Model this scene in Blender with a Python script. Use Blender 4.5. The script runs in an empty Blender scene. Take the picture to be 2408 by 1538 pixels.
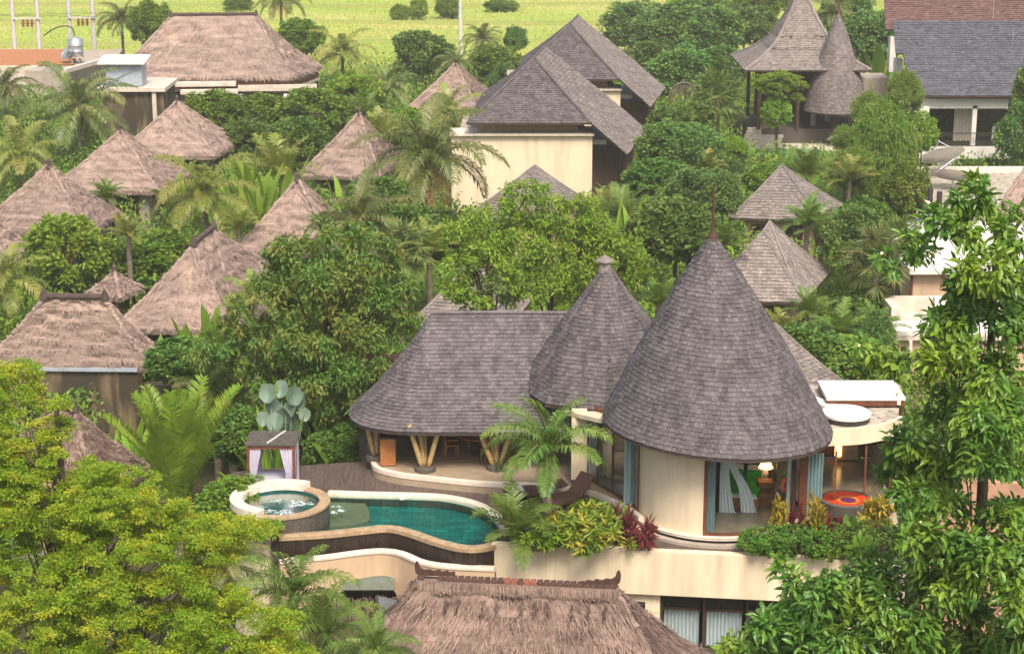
import bpy, math, random
import numpy as np
from mathutils import Vector, Matrix
PI = math.pi
sc = bpy.context.scene
COL = sc.collection
# ------------------------------------------------------------------ survey: picture point + height (or distance) -> place
FPX = 4493.0; PITCH = math.radians(15); CAMH = 25.0
cP, sP = math.cos(PITCH), math.sin(PITCH)
def ray(u, v):
    x = (u - 1204) / FPX; y = (v - 769) / FPX
    return np.array((x, cP - y * sP, -sP - y * cP))
def P(u, v, z):
    d = ray(u, v); t = (z - CAMH) / d[2]
    return np.array((d[0] * t, d[1] * t, z))
def PY(u, v, Y):
    d = ray(u, v); t = Y / d[1]
    return np.array((d[0] * t, Y, CAMH + d[2] * t))
def mpp(v, Y):                       # metres per picture unit at that distance
    return (Y / ray(1204, v)[1]) / FPX
# ------------------------------------------------------------------ scene helpers
WM = {}
def thing(name, label, cat, loc=(0, 0, 0), group=None, rz=0.0):
    o = bpy.data.objects.new(name, None); COL.objects.link(o)
    o.location = tuple(float(c) for c in loc); o.rotation_euler = (0, 0, rz)
    o.empty_display_size = 0.3
    o['label'] = label; o['category'] = cat
    if group: o['group'] = group
    WM[o.name] = Matrix.Translation(Vector(o.location)) @ Matrix.Rotation(rz, 4, 'Z')
    return o
def tag(o, label=None, cat=None, group=None, kind=None):
    if label: o['label'] = label
    if cat: o['category'] = cat
    if group: o['group'] = group
    if kind: o['kind'] = kind
    return o
class MB:
    def __init__(s):
        s.V = []; s.L = []; s.C = []; s.M = []; s.U = []; s.n = 0
    def add(s, V, F, m=0, uv=None):
        V = np.asarray(V, float).reshape(-1, 3)
        if isinstance(F, np.ndarray):
            C = np.full(F.shape[0], F.shape[1]); L = F.ravel()
        else:
            C = np.array([len(f) for f in F]); L = np.array([i for f in F for i in f])
        s.U.append(np.asarray(uv, float)[L] if uv is not None else np.zeros((len(L), 2)))
        s.V.append(V); s.L.append(L + s.n); s.C.append(C); s.M.append(np.full(len(C), m)); s.n += len(V)
    def box(s, c, size, rz=0.0, m=0, R=None):
        h = np.array(size, float) / 2
        p = np.array([(x, y, z) for x in (-1, 1) for y in (-1, 1) for z in (-1, 1)], float) * h
        if R is not None: p = p @ np.array(R).T
        elif rz:
            a, b = math.cos(rz), math.sin(rz)
            p = p @ np.array([(a, b, 0), (-b, a, 0), (0, 0, 1)])
        s.add(p + np.array(c, float), [(0, 1, 3, 2), (4, 6, 7, 5), (0, 4, 5, 1), (2, 3, 7, 6), (0, 2, 6, 4), (1, 5, 7, 3)], m)
    def beam(s, a, b, w, h, m=0):
        a = np.array(a, float); b = np.array(b, float); d = b - a; L = np.linalg.norm(d); d /= L
        up = np.array((0, 0, 1.0)) if abs(d[2]) < .95 else np.array((0, 1.0, 0))
        x = np.cross(d, up); x /= np.linalg.norm(x); z = np.cross(x, d)
        s.box((a + b) / 2, (w, L, h), R=np.stack([x, d, z], 1), m=m)
    def prism(s, pts, z0, z1, m=0, bottom=True):
        pts = [tuple(p[:2]) for p in pts]; n = len(pts)
        ar = sum(pts[i][0] * pts[(i + 1) % n][1] - pts[(i + 1) % n][0] * pts[i][1] for i in range(n))
        if ar < 0: pts = pts[::-1]
        V = [(x, y, z0) for x, y in pts] + [(x, y, z1) for x, y in pts]
        F = [tuple(range(n, 2 * n))] + [(i, (i + 1) % n, n + (i + 1) % n, n + i) for i in range(n)]
        if bottom: F.append(tuple(range(n - 1, -1, -1)))
        s.add(V, F, m)
    def tube(s, pts, r, n=8, m=0, cap=True):
        pts = np.array([np.asarray(p, float) for p in pts]); k = len(pts)
        r = np.full(k, r) if np.isscalar(r) else np.array(r, float)
        t = np.gradient(pts, axis=0); t /= np.linalg.norm(t, axis=1)[:, None] + 1e-9
        ref = np.array((0, 0, 1.0)) if abs(t[0][2]) < .9 else np.array((1.0, 0, 0))
        V = []
        for i in range(k):
            a = np.cross(t[i], ref); a /= np.linalg.norm(a) + 1e-9; b = np.cross(t[i], a); ref = ref if abs(t[i] @ ref) < .9 else b
            for j in range(n):
                q = 2 * PI * j / n
                V.append(pts[i] + r[i] * (a * math.cos(q) + b * math.sin(q)))
        F = [(i * n + j, i * n + (j + 1) % n, (i + 1) * n + (j + 1) % n, (i + 1) * n + j) for i in range(k - 1) for j in range(n)]
        if cap: F += [tuple(range(n - 1, -1, -1)), tuple(range((k - 1) * n, k * n))]
        s.add(V, F, m)
    def lathe(s, c, prof, n=32, m=0, a0=0.0, a1=2 * PI, sx=1.0):
        full = abs(a1 - a0 - 2 * PI) < 1e-6; k = len(prof); na = n if full else n + 1
        V = []
        for j in range(na):
            q = a0 + (a1 - a0) * j / n
            for r, z in prof: V.append((c[0] + r * math.sin(q) * sx, c[1] - r * math.cos(q), c[2] + z))
        F = []
        for j in range(n):
            jj = (j + 1) % na
            for i in range(k - 1): F.append((j * k + i, jj * k + i, jj * k + i + 1, j * k + i + 1))
        s.add(V, F, m)
    def grid(s, G, m=0, uv=None, flip=False):
        a, b = G.shape[:2]
        i = np.arange(a * b).reshape(a, b)
        F = np.stack([i[:-1, :-1], i[1:, :-1], i[1:, 1:], i[:-1, 1:]], -1).reshape(-1, 4)
        if flip: F = F[:, ::-1]
        s.add(G.reshape(-1, 3), F, m, None if uv is None else uv.reshape(-1, 2))
    def arc_wall(s, c, r, a0, a1, z0, z1, th, n=24, m=0):       # curved wall, angle 0 towards the camera side
        s.lathe((c[0], c[1], 0), [(r, z0), (r, z1), (r - th, z1), (r - th, z0), (r, z0)], n, m, a0, a1)
        for q in (a0, a1):
            V = [(c[0] + rr * math.sin(q), c[1] - rr * math.cos(q), z) for rr, z in ((r, z0), (r, z1), (r - th, z1), (r - th, z0))]
            s.add(V, [(0, 1, 2, 3)], m)
    def mesh(s, name, mats, smooth=False, inv=None):
        V = np.concatenate(s.V)
        if inv is not None:
            A = np.array(inv); V = V @ A[:3, :3].T + A[:3, 3]
        L = np.concatenate(s.L).astype(np.int32); C = np.concatenate(s.C).astype(np.int32)
        me = bpy.data.meshes.new(name)
        me.vertices.add(len(V)); me.vertices.foreach_set('co', V.astype(np.float32).ravel())
        me.loops.add(len(L)); me.loops.foreach_set('vertex_index', L)
        st = np.zeros(len(C), np.int32); st[1:] = np.cumsum(C)[:-1]
        me.polygons.add(len(C)); me.polygons.foreach_set('loop_start', st)
        try: me.polygons.foreach_set('loop_total', C)
        except Exception: pass
        me.polygons.foreach_set('material_index', np.concatenate(s.M).astype(np.int32))
        me.polygons.foreach_set('use_smooth', np.full(len(C), smooth))
        uvl = me.uv_layers.new(name='UVMap')
        uvl.data.foreach_set('uv', np.concatenate(s.U).astype(np.float32).ravel())
        for m in (mats if isinstance(mats, (list, tuple)) else [mats]): me.materials.append(m)
        me.update(calc_edges=True); me.validate()
        return me
    def build(s, name, mats, parent=None, smooth=False, world=True, bevel=0):
        inv = WM[parent.name].inverted() if (parent is not None and world) else None
        o = bpy.data.objects.new(name, s.mesh(name, mats, smooth, inv)); COL.objects.link(o)
        if parent is not None:
            o.parent = parent; WM[o.name] = WM[parent.name]
        else: WM[o.name] = Matrix.Identity(4)
        if bevel:
            b = o.modifiers.new('Bevel', 'BEVEL'); b.width = bevel; b.segments = 2; b.limit_method = 'ANGLE'
        return o
# ------------------------------------------------------------------ materials
def srgb(r, g, b):
    f = lambda c: (c / 255 / 12.92) if c / 255 <= .04045 else ((c / 255 + .055) / 1.055) ** 2.4
    return (f(r), f(g), f(b), 1)
class NT:
    def __init__(s, name):
        s.m = bpy.data.materials.new(name); s.m.use_nodes = True
        s.t = s.m.node_tree; s.t.nodes.clear()
        s.out = s.n('ShaderNodeOutputMaterial')
    def n(s, typ, **k):
        nd = s.t.nodes.new(typ)
        for a, b in k.items(): setattr(nd, a, b)
        return nd
    def l(s, a, b): s.t.links.new(a, b)
    def mix(s, fac, a, b, mode='MIX'):
        nd = s.n('ShaderNodeMix', data_type='RGBA', blend_type=mode)
        for sock, val in ((nd.inputs[0], fac), (nd.inputs[6], a), (nd.inputs[7], b)):
            if hasattr(val, 'is_linked'): s.l(val, sock)
            else: sock.default_value = val
        return nd.outputs[2]
    def ramp(s, fac, lo, hi):
        nd = s.n('ShaderNodeMapRange'); s.l(fac, nd.inputs[0])
        nd.inputs[1].default_value = lo; nd.inputs[2].default_value = hi
        return nd.outputs[0]
    def noise(s, vec, scale, detail=4, rough=.6, stretch=None):
        nd = s.n('ShaderNodeTexNoise'); nd.inputs['Scale'].default_value = scale
        nd.inputs['Detail'].default_value = detail; nd.inputs['Roughness'].default_value = rough
        if stretch:
            mp = s.n('ShaderNodeMapping'); mp.inputs['Scale'].default_value = stretch
            s.l(vec, mp.inputs[0]); vec = mp.outputs[0]
        s.l(vec, nd.inputs['Vector']); return nd.outputs[0]
def mat(name, c1, c2=None, scale=3.0, rough=.75, spec=.3, bump=0.0, bscale=30.0, island=0.0, stretch=None, coord='Object', lo=.35, hi=.68, c3=None, s3=1.0, st3=None, lo3=.5, hi3=.7, metal=0.0, emit=0.0):
    N = NT(name); tc = N.n('ShaderNodeTexCoord').outputs[coord]
    b = N.n('ShaderNodeBsdfPrincipled')
    b.inputs['Roughness'].default_value = rough; b.inputs['Specular IOR Level'].default_value = spec; b.inputs['Metallic'].default_value = metal
    col = None
    if c2 is not None: col = N.mix(N.ramp(N.noise(tc, scale, stretch=stretch), lo, hi), c1, c2)
    if c3 is not None: col = N.mix(N.ramp(N.noise(tc, s3, stretch=st3), lo3, hi3), col if col is not None else c1, c3)
    if island:
        g = N.n('ShaderNodeNewGeometry')
        h = N.n('ShaderNodeHueSaturation'); h.inputs['Saturation'].default_value = 1
        mr = N.n('ShaderNodeMapRange'); N.l(g.outputs['Random Per Island'], mr.inputs[0])
        mr.inputs[3].default_value = 1 - island; mr.inputs[4].default_value = 1 + island
        oi = N.n('ShaderNodeObjectInfo'); mo = N.n('ShaderNodeMapRange'); N.l(oi.outputs['Random'], mo.inputs[0]); mo.inputs[3].default_value = .9; mo.inputs[4].default_value = 1.1
        mu = N.n('ShaderNodeMath', operation='MULTIPLY'); N.l(mr.outputs[0], mu.inputs[0]); N.l(mo.outputs[0], mu.inputs[1]); N.l(mu.outputs[0], h.inputs['Value'])
        if col is not None: N.l(col, h.inputs['Color'])
        else: h.inputs['Color'].default_value = c1
        col = h.outputs[0]
    if col is not None: N.l(col, b.inputs['Base Color'])
    else: b.inputs['Base Color'].default_value = c1
    if emit:
        b.inputs['Emission Color'].default_value = c1; b.inputs['Emission Strength'].default_value = emit
    if bump:
        bp = N.n('ShaderNodeBump'); bp.inputs['Strength'].default_value = bump; bp.inputs['Distance'].default_value = .05
        N.l(N.noise(tc, bscale, 5, stretch=stretch), bp.inputs['Height']); N.l(bp.outputs[0], b.inputs['Normal'])
    N.l(b.outputs[0], N.out.inputs[0]); return N.m
def leafmat(name, c1, c2, c3, trans=.3, rough=.5, spec=.35, nscale=1.2):
    N = NT(name); tc = N.n('ShaderNodeTexCoord').outputs['Object']; g = N.n('ShaderNodeNewGeometry')
    if 'red' not in name and 'silver' not in name: c1, c2, c3 = ((c[0] * 1.32, c[1] * 1.16, c[2], 1) for c in (c1, c2, c3))
    col = N.mix(g.outputs['Random Per Island'], c1, c2)
    col = N.mix(N.ramp(N.noise(tc, nscale, 2), .45, .75), col, c3)
    hs = N.n('ShaderNodeHueSaturation')
    oi = N.n('ShaderNodeObjectInfo')
    mr = N.n('ShaderNodeMapRange'); N.l(oi.outputs['Random'], mr.inputs[0]); mr.inputs[3].default_value = .8; mr.inputs[4].default_value = 1.2
    mr2 = N.n('ShaderNodeMapRange'); N.l(oi.outputs['Random'], mr2.inputs[0]); mr2.inputs[3].default_value = .485; mr2.inputs[4].default_value = .512
    N.l(mr.outputs[0], hs.inputs['Value']); N.l(mr2.outputs[0], hs.inputs['Hue']); N.l(col, hs.inputs['Color'])
    b = N.n('ShaderNodeBsdfPrincipled'); b.inputs['Roughness'].default_value = rough; b.inputs['Specular IOR Level'].default_value = spec
    N.l(hs.outputs[0], b.inputs['Base Color'])
    tr = N.n('ShaderNodeBsdfTranslucent'); N.l(N.mix(.5, hs.outputs[0], (.35, .42, .03, 1)), tr.inputs[0])
    mx = N.n('ShaderNodeMixShader'); mx.inputs[0].default_value = trans
    N.l(b.outputs[0], mx.inputs[1]); N.l(tr.outputs[0], mx.inputs[2]); N.l(mx.outputs[0], N.out.inputs[0]); return N.m
def glassmat(name, tint, refl=1.0, rough=.02, bump=0, bscale=5.0):
    N = NT(name); t = N.n('ShaderNodeBsdfTransparent'); t.inputs[0].default_value = tint
    g = N.n('ShaderNodeBsdfGlossy'); g.inputs['Roughness'].default_value = rough
    f = N.n('ShaderNodeFresnel'); f.inputs[0].default_value = 1.35
    if bump:
        tc = N.n('ShaderNodeTexCoord').outputs['Object']
        bp = N.n('ShaderNodeBump'); bp.inputs['Strength'].default_value = bump; bp.inputs['Distance'].default_value = .05
        N.l(N.noise(tc, bscale, 4, stretch=(1, 2.2, 1)), bp.inputs['Height'])
        N.l(bp.outputs[0], g.inputs['Normal']); N.l(bp.outputs[0], f.inputs['Normal'])
    m = N.n('ShaderNodeMath', operation='MULTIPLY'); N.l(f.outputs[0], m.inputs[0]); m.inputs[1].default_value = refl
    mx = N.n('ShaderNodeMixShader'); N.l(m.outputs[0], mx.inputs[0]); N.l(t.outputs[0], mx.inputs[1]); N.l(g.outputs[0], mx.inputs[2])
    N.l(mx.outputs[0], N.out.inputs[0]); return N.m
def rgb(*c): return tuple(c) + (1,)
M = {}
M['thatch'] = mat('thatch', rgb(.33, .245, .21), rgb(.24, .175, .15), 1.6, rough=.95, spec=.1, bump=.5, bscale=14, island=.2, stretch=(.5, .5, 3.2), c3=rgb(.42, .315, .245), s3=.45, lo3=.5, hi3=.85)
M['thatch_near'] = mat('near_thatch', rgb(.25, .175, .145), rgb(.15, .105, .088), 1.6, rough=.95, spec=.1, bump=.5, bscale=14, island=.42, stretch=(.6, .6, 2.6), c3=rgb(.33, .24, .19), s3=.8, lo3=.5, hi3=.85)  # darker, more varied copy of thatch for the two nearest roofs
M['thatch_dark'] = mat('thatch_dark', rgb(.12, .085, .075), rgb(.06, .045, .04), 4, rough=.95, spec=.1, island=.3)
M['shingle'] = mat('shingle', rgb(.128, .111, .114), rgb(.080, .070, .072), 1.6, rough=.85, spec=.2, island=.24, stretch=(1.6, 1.6, .22), lo=.4, hi=.62, c3=rgb(.20, .178, .178), s3=7, st3=(3, 3, .5), lo3=.52, hi3=.85, bump=.35, bscale=25)
M['shingle_mid'] = mat('shingle_mid', rgb(.20, .17, .165), rgb(.14, .12, .117), 1.2, rough=.88, spec=.15, island=.22, stretch=(1.4, 1.4, .3), c3=rgb(.26, .22, .205), s3=5, lo3=.5, hi3=.8)
M['shingle_brown'] = mat('shingle_brown', rgb(.235, .20, .185), rgb(.165, .142, .134), 1.2, rough=.88, spec=.15, island=.24, stretch=(1.4, 1.4, .3), c3=rgb(.29, .245, .215), s3=5, lo3=.5, hi3=.8)
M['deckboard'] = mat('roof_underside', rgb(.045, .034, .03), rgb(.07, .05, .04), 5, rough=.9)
M['cream'] = mat('cream_plaster', rgb(.75, .625, .45), rgb(.70, .575, .41), 1.2, rough=.85, spec=.15, c3=rgb(.50, .40, .28), s3=1.3, st3=(1.5, 1.5, .14), lo3=.47, hi3=.8, bump=.08, bscale=60)
M['pink_plaster'] = mat('weathered_plaster', rgb(.60, .43, .28), rgb(.52, .37, .25), 1.2, rough=.85, spec=.15, c3=rgb(.36, .27, .18), s3=1.2, st3=(1.5, 1.5, .12), lo3=.55, hi3=.85)
M['ochre'] = mat('ochre_plaster', rgb(.58, .40, .24), rgb(.52, .36, .21), 1.5, rough=.85, spec=.15)
M['stained_roof'] = mat('rain_stained_roof', rgb(.50, .44, .36), rgb(.36, .31, .25), 2.2, rough=.9, spec=.15, c3=rgb(.14, .12, .095), s3=3, st3=(1, 2.5, 1), lo3=.5, hi3=.62)
M['stained'] = mat('stained_concrete', rgb(.25, .185, .11), rgb(.055, .045, .03), 1.0, rough=.9, spec=.15, stretch=(1.1, 1.1, .2), lo=.34, hi=.52, c3=rgb(.05, .045, .035), s3=.6, lo3=.5, hi3=.75)
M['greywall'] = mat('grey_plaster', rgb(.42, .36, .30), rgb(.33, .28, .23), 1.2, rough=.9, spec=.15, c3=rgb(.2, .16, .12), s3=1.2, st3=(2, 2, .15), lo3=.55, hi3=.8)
M['white'] = mat('white_paint', rgb(.72, .69, .64), rgb(.64, .60, .54), 1.5, rough=.6, spec=.3, c3=rgb(.55, .5, .43), s3=2, lo3=.66, hi3=.9)
M['concrete'] = mat('pale_concrete', rgb(.62, .54, .46), rgb(.48, .41, .34), 1.0, rough=.9, spec=.15, c3=rgb(.27, .22, .18), s3=.9, lo3=.58, hi3=.8)
M['stone_white'] = mat('pale_limestone', rgb(.72, .64, .54), rgb(.58, .49, .39), 3, rough=.7, spec=.3)
M['stone_brown'] = mat('brown_sandstone', rgb(.42, .30, .18), rgb(.28, .19, .11), 4, rough=.6, spec=.4, c3=rgb(.55, .43, .3), s3=7, lo3=.55, hi3=.8)
M['dark_stone'] = mat('dark_wet_stone', rgb(.020, .014, .011), rgb(.045, .032, .025), 3, rough=.45, spec=.25, stretch=(5, 5, .5), c3=rgb(.16, .14, .125), s3=4, st3=(5, 5, .25), lo3=.66, hi3=.76, bump=.4, bscale=12)
M['grey_stone'] = mat('grey_stacked_stone', rgb(.12, .105, .09), rgb(.055, .048, .04), 6, rough=.6, spec=.3, stretch=(1, 1, 5), bump=.6, bscale=10)
M['wood'] = mat('warm_wood', rgb(.40, .165, .05), rgb(.26, .095, .028), 3, rough=.5, spec=.35, stretch=(1, 1, 7))
M['redwood'] = mat('red_brown_wood', rgb(.17, .06, .032), rgb(.10, .035, .02), 4, rough=.5, spec=.3)
M['darkwood'] = mat('dark_wood', rgb(.045, .026, .018), rgb(.085, .05, .033), 3, rough=.6, spec=.25, stretch=(6, 6, .6))
M['bamboo'] = mat('bamboo', rgb(.50, .35, .16), rgb(.36, .24, .10), 4, rough=.45, spec=.35, stretch=(1, 1, 5))
M['fence_bamboo'] = mat('weathered_bamboo', rgb(.20, .15, .115), rgb(.10, .075, .06), 5, rough=.85, spec=.15, island=.35)
M['fabric_white'] = mat('white_curtain', rgb(.82, .85, .86), rgb(.70, .75, .77), 8, rough=.9, spec=.1, stretch=(6, 6, .3))
M['fabric_lilac'] = mat('pale_lilac_curtain', rgb(.55, .52, .62), rgb(.36, .33, .42), 10, rough=.9, spec=.1, stretch=(5, 5, .2))
M['fabric_aqua'] = mat('pale_aqua_curtain', rgb(.40, .52, .53), rgb(.24, .33, .35), 9, rough=.9, spec=.1, stretch=(5, 5, .15))
M['green_cloth'] = mat('bright_green_cover', rgb(.03, .42, .03), rgb(.015, .25, .015), 5, rough=.8, spec=.15)
M['petals'] = mat('red_petals', rgb(.36, .012, .008), rgb(.48, .06, .01), 14, rough=.7, spec=.2)
M['petals_y'] = mat('yellow_petals', rgb(.50, .20, .02), rgb(.40, .13, .015), 14, rough=.7, spec=.2)
M['petals_p'] = mat('purple_petals', rgb(.12, .01, .09), rgb(.08, .01, .06), 14, rough=.7)
M['lounge'] = mat('brown_wicker', rgb(.12, .065, .045), rgb(.07, .038, .028), 20, rough=.7, spec=.25)
M['deckfloor'] = mat('wet_wood_deck', rgb(.135, .10, .088), rgb(.065, .048, .042), 2.0, rough=.45, spec=.3, stretch=(9, 1.0, 1), bump=.4, bscale=2)
M['tile_floor'] = mat('polished_floor', rgb(.40, .31, .22), rgb(.31, .235, .165), 2, rough=.18, spec=.5)
M['tile_pool'] = mat('green_pool_tile', rgb(.004, .085, .078), rgb(.012, .20, .17), 1.7, rough=.4, spec=.4, stretch=(1, 2.2, 1), c3=rgb(.003, .085, .08), s3=3.5, st3=(1, 2, 1), lo3=.5, hi3=.75)
def tilemat(name, c1, c2, mortar):
    N = NT(name); tc = N.n('ShaderNodeTexCoord').outputs['Object']
    br = N.n('ShaderNodeTexBrick'); br.inputs['Scale'].default_value = 1; br.inputs['Brick Width'].default_value = .42; br.inputs['Row Height'].default_value = .3; br.inputs['Mortar Size'].default_value = .022; br.inputs['Bias'].default_value = 0
    br.inputs['Color1'].default_value = c1; br.inputs['Color2'].default_value = c2; br.inputs['Mortar'].default_value = mortar; br.offset = .5
    N.l(tc, br.inputs['Vector']); col = N.mix(N.ramp(N.noise(tc, 1.6, stretch=(1, 2, 1)), .42, .68), br.outputs[0], (.003, .07, .066, 1))
    b = N.n('ShaderNodeBsdfPrincipled'); N.l(col, b.inputs['Base Color']); b.inputs['Roughness'].default_value = .4; N.l(b.outputs[0], N.out.inputs[0]); return N.m
M['tile_pool'] = tilemat('green_pool_tile', rgb(.006, .125, .108), rgb(.012, .205, .172), rgb(.003, .06, .056))
M['tile_ledge'] = mat('olive_stone_ledge', rgb(.20, .17, .10), rgb(.13, .115, .07), 3, rough=.6)
M['tub_tile'] = mat('blue_green_tub_tile', rgb(.03, .17, .165), rgb(.02, .10, .10), 3, rough=.4)
def foammat():
    N = NT('white_water_foam'); tc = N.n('ShaderNodeTexCoord').outputs['Object']
    b = N.n('ShaderNodeBsdfPrincipled'); b.inputs['Base Color'].default_value = (.75, .82, .84, 1); b.inputs['Roughness'].default_value = .4
    t = N.n('ShaderNodeBsdfTransparent'); mx = N.n('ShaderNodeMixShader'); N.l(N.ramp(N.noise(tc, 9, 4), .46, .66), mx.inputs[0]); N.l(t.outputs[0], mx.inputs[1]); N.l(b.outputs[0], mx.inputs[2]); N.l(mx.outputs[0], N.out.inputs[0]); return N.m
M['foam'] = foammat()
M['water'] = glassmat('pool_water', rgb(.75, .95, .93), .55, .03, .25, 3.0)
M['glass'] = glassmat('window_glass', rgb(.92, .95, .95), .45, .01)
M['darkglass'] = mat('dark_window_glass', rgb(.012, .013, .014), rgb(.03, .028, .026), 2, rough=.08, spec=.6)
M['steel'] = mat('galvanised_steel', rgb(.50, .53, .56), rgb(.36, .39, .42), 4, rough=.4, spec=.5, metal=.6)
M['bluemetal'] = mat('blue_grey_sheet_metal', rgb(.36, .40, .46), rgb(.28, .31, .36), 3, rough=.5, spec=.4)
M['pole'] = mat('pale_concrete_pole', rgb(.55, .52, .50), rgb(.45, .42, .40), 3, rough=.8)
M['blackmetal'] = mat('dark_metal', rgb(.03, .028, .026), rgb(.05, .045, .04), 4, rough=.5, spec=.4)
M['mesh_dish'] = glassmat('wire_mesh_dish', rgb(.62, .62, .6), .5, .5)
M['mesh_dish_old'] = mat('grey_mesh_dish', rgb(.16, .155, .145), rgb(.11, .105, .10), 12, rough=.6, spec=.3)
M['offwhite'] = mat('offwhite_plastic', rgb(.66, .62, .52), rgb(.55, .51, .42), 5, rough=.5)
M['orange_roof'] = mat('rusty_roof_sheet', rgb(.42, .17, .07), rgb(.33, .14, .06), 3, rough=.8, stretch=(1, 6, 1), c3=rgb(.3, .2, .13), s3=1, lo3=.55, hi3=.8)
M['tile_grey'] = mat('dark_grey_roof_tile', rgb(.115, .115, .13), rgb(.085, .085, .098), 2, rough=.55, spec=.35, island=.18)
M['tile_red'] = mat('red_brown_roof_tile', rgb(.18, .10, .085), rgb(.13, .072, .062), 2, rough=.6, spec=.3, island=.2)
M['terracotta'] = mat('terracotta_tile', rgb(.26, .085, .05), rgb(.16, .055, .035), 5, rough=.8)
M['crest'] = mat('dark_mossy_tile', rgb(.05, .028, .022), rgb(.09, .045, .034), 6, rough=.85)
M['bark'] = mat('bark', rgb(.14, .105, .075), rgb(.075, .055, .04), 5, rough=.9, spec=.1, stretch=(3, 3, .7), bump=.4)
M['palmtrunk'] = mat('palm_trunk', rgb(.22, .18, .14), rgb(.12, .095, .075), 5, rough=.9, spec=.1, stretch=(1, 1, 5))
M['lampshade'] = mat('lit_lampshade', rgb(1, .66, .28), rough=.8, emit=2.2)
M['sconce'] = mat('lit_sconce', rgb(1, .55, .18), rough=.8, emit=2.5)
M['navy'] = mat('navy_shade_cloth', rgb(.018, .02, .032), rgb(.03, .033, .05), 4, rough=.8)
M['soil'] = mat('undergrowth_soil', rgb(.045, .05, .022), rgb(.075, .062, .035), .8, rough=.95, spec=.05, c3=rgb(.03, .045, .015), s3=.2)
M['mural'] = mat('brown_carved_panel', rgb(.10, .045, .018), rgb(.035, .016, .008), 3, rough=.6, spec=.3)
M['frond_dry'] = leafmat('dry_frond', rgb(.28, .17, .07), rgb(.2, .12, .05), rgb(.3, .2, .1), .15)
# foliage
M['lf_mid'] = leafmat('mid_green_leaf', rgb(.065, .155, .02), rgb(.12, .235, .03), rgb(.19, .28, .04))
M['lf_dark'] = leafmat('dark_green_leaf', rgb(.038, .105, .02), rgb(.075, .165, .03), rgb(.13, .22, .04), .22)
M['lf_blue'] = leafmat('cool_green_leaf', rgb(.055, .145, .042), rgb(.095, .215, .055), rgb(.16, .26, .06), .25)
M['lf_bright'] = leafmat('bright_green_leaf', rgb(.11, .24, .025), rgb(.17, .32, .035), rgb(.24, .36, .05), .35)
M['lf_yellow'] = leafmat('yellow_green_leaf', rgb(.075, .20, .012), rgb(.215, .34, .02), rgb(.36, .39, .03), .35)
M['lf_feather'] = leafmat('feathery_yellow_green_leaf', rgb(.08, .18, .018), rgb(.155, .29, .032), rgb(.24, .34, .045), .3)
M['lf_big'] = leafmat('rusty_tipped_green_leaf', rgb(.045, .125, .022), rgb(.09, .20, .035), rgb(.20, .20, .05), .28, nscale=.9)
M['lf_champak'] = leafmat('glossy_green_leaf', rgb(.035, .11, .018), rgb(.085, .19, .03), rgb(.19, .29, .03), .25, .36, .4, .6)
M['lf_champak_y'] = leafmat('glossy_lime_leaf', rgb(.10, .22, .02), rgb(.20, .32, .03), rgb(.24, .34, .03), .4, .35, .5, .8)
M['lf_palm'] = leafmat('palm_leaflet', rgb(.06, .11, .03), rgb(.12, .17, .05), rgb(.20, .21, .08), .25, .45, .4)
M['lf_palm_y'] = leafmat('yellowish_palm_leaflet', rgb(.12, .18, .035), rgb(.20, .26, .06), rgb(.30, .30, .10), .3, .45, .4)  # yellower leaflet colour of the yellowish palms
M['lf_palm_g'] = leafmat('green_palm_leaflet', rgb(.05, .12, .022), rgb(.10, .19, .035), rgb(.16, .24, .05), .3, .45, .4)
M['lf_banana'] = leafmat('banana_leaf', rgb(.08, .20, .025), rgb(.14, .28, .035), rgb(.22, .34, .05), .35, .4, .4)
M['lf_silver'] = leafmat('silver_round_leaf', rgb(.10, .17, .12), rgb(.17, .25, .20), rgb(.24, .32, .26), .15, .5)
M['lf_red'] = leafmat('dark_red_leaf', rgb(.10, .012, .022), rgb(.18, .02, .035), rgb(.22, .04, .05), .25)
M['lf_ginger'] = leafmat('striped_ginger_leaf', rgb(.06, .16, .02), rgb(.16, .26, .03), rgb(.42, .38, .06), .25, nscale=3)
M['lf_hedge'] = leafmat('small_hedge_leaf', rgb(.035, .11, .015), rgb(.075, .19, .022), rgb(.14, .24, .03), .25, nscale=2)
M['lf_croton'] = leafmat('yellow_croton_leaf', rgb(.10, .15, .02), rgb(.42, .32, .03), rgb(.35, .30, .04), .25)
M['lf_bamboo'] = leafmat('fine_bamboo_leaf', rgb(.09, .18, .03), rgb(.15, .25, .045), rgb(.20, .30, .06), .35)
M['flower'] = mat('cream_blossom', rgb(.75, .66, .45), rgb(.65, .5, .3), 9, rough=.7)
M['white_flower'] = mat('white_blossom', rgb(.8, .8, .82), rgb(.7, .68, .75), 9, rough=.7)
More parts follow.
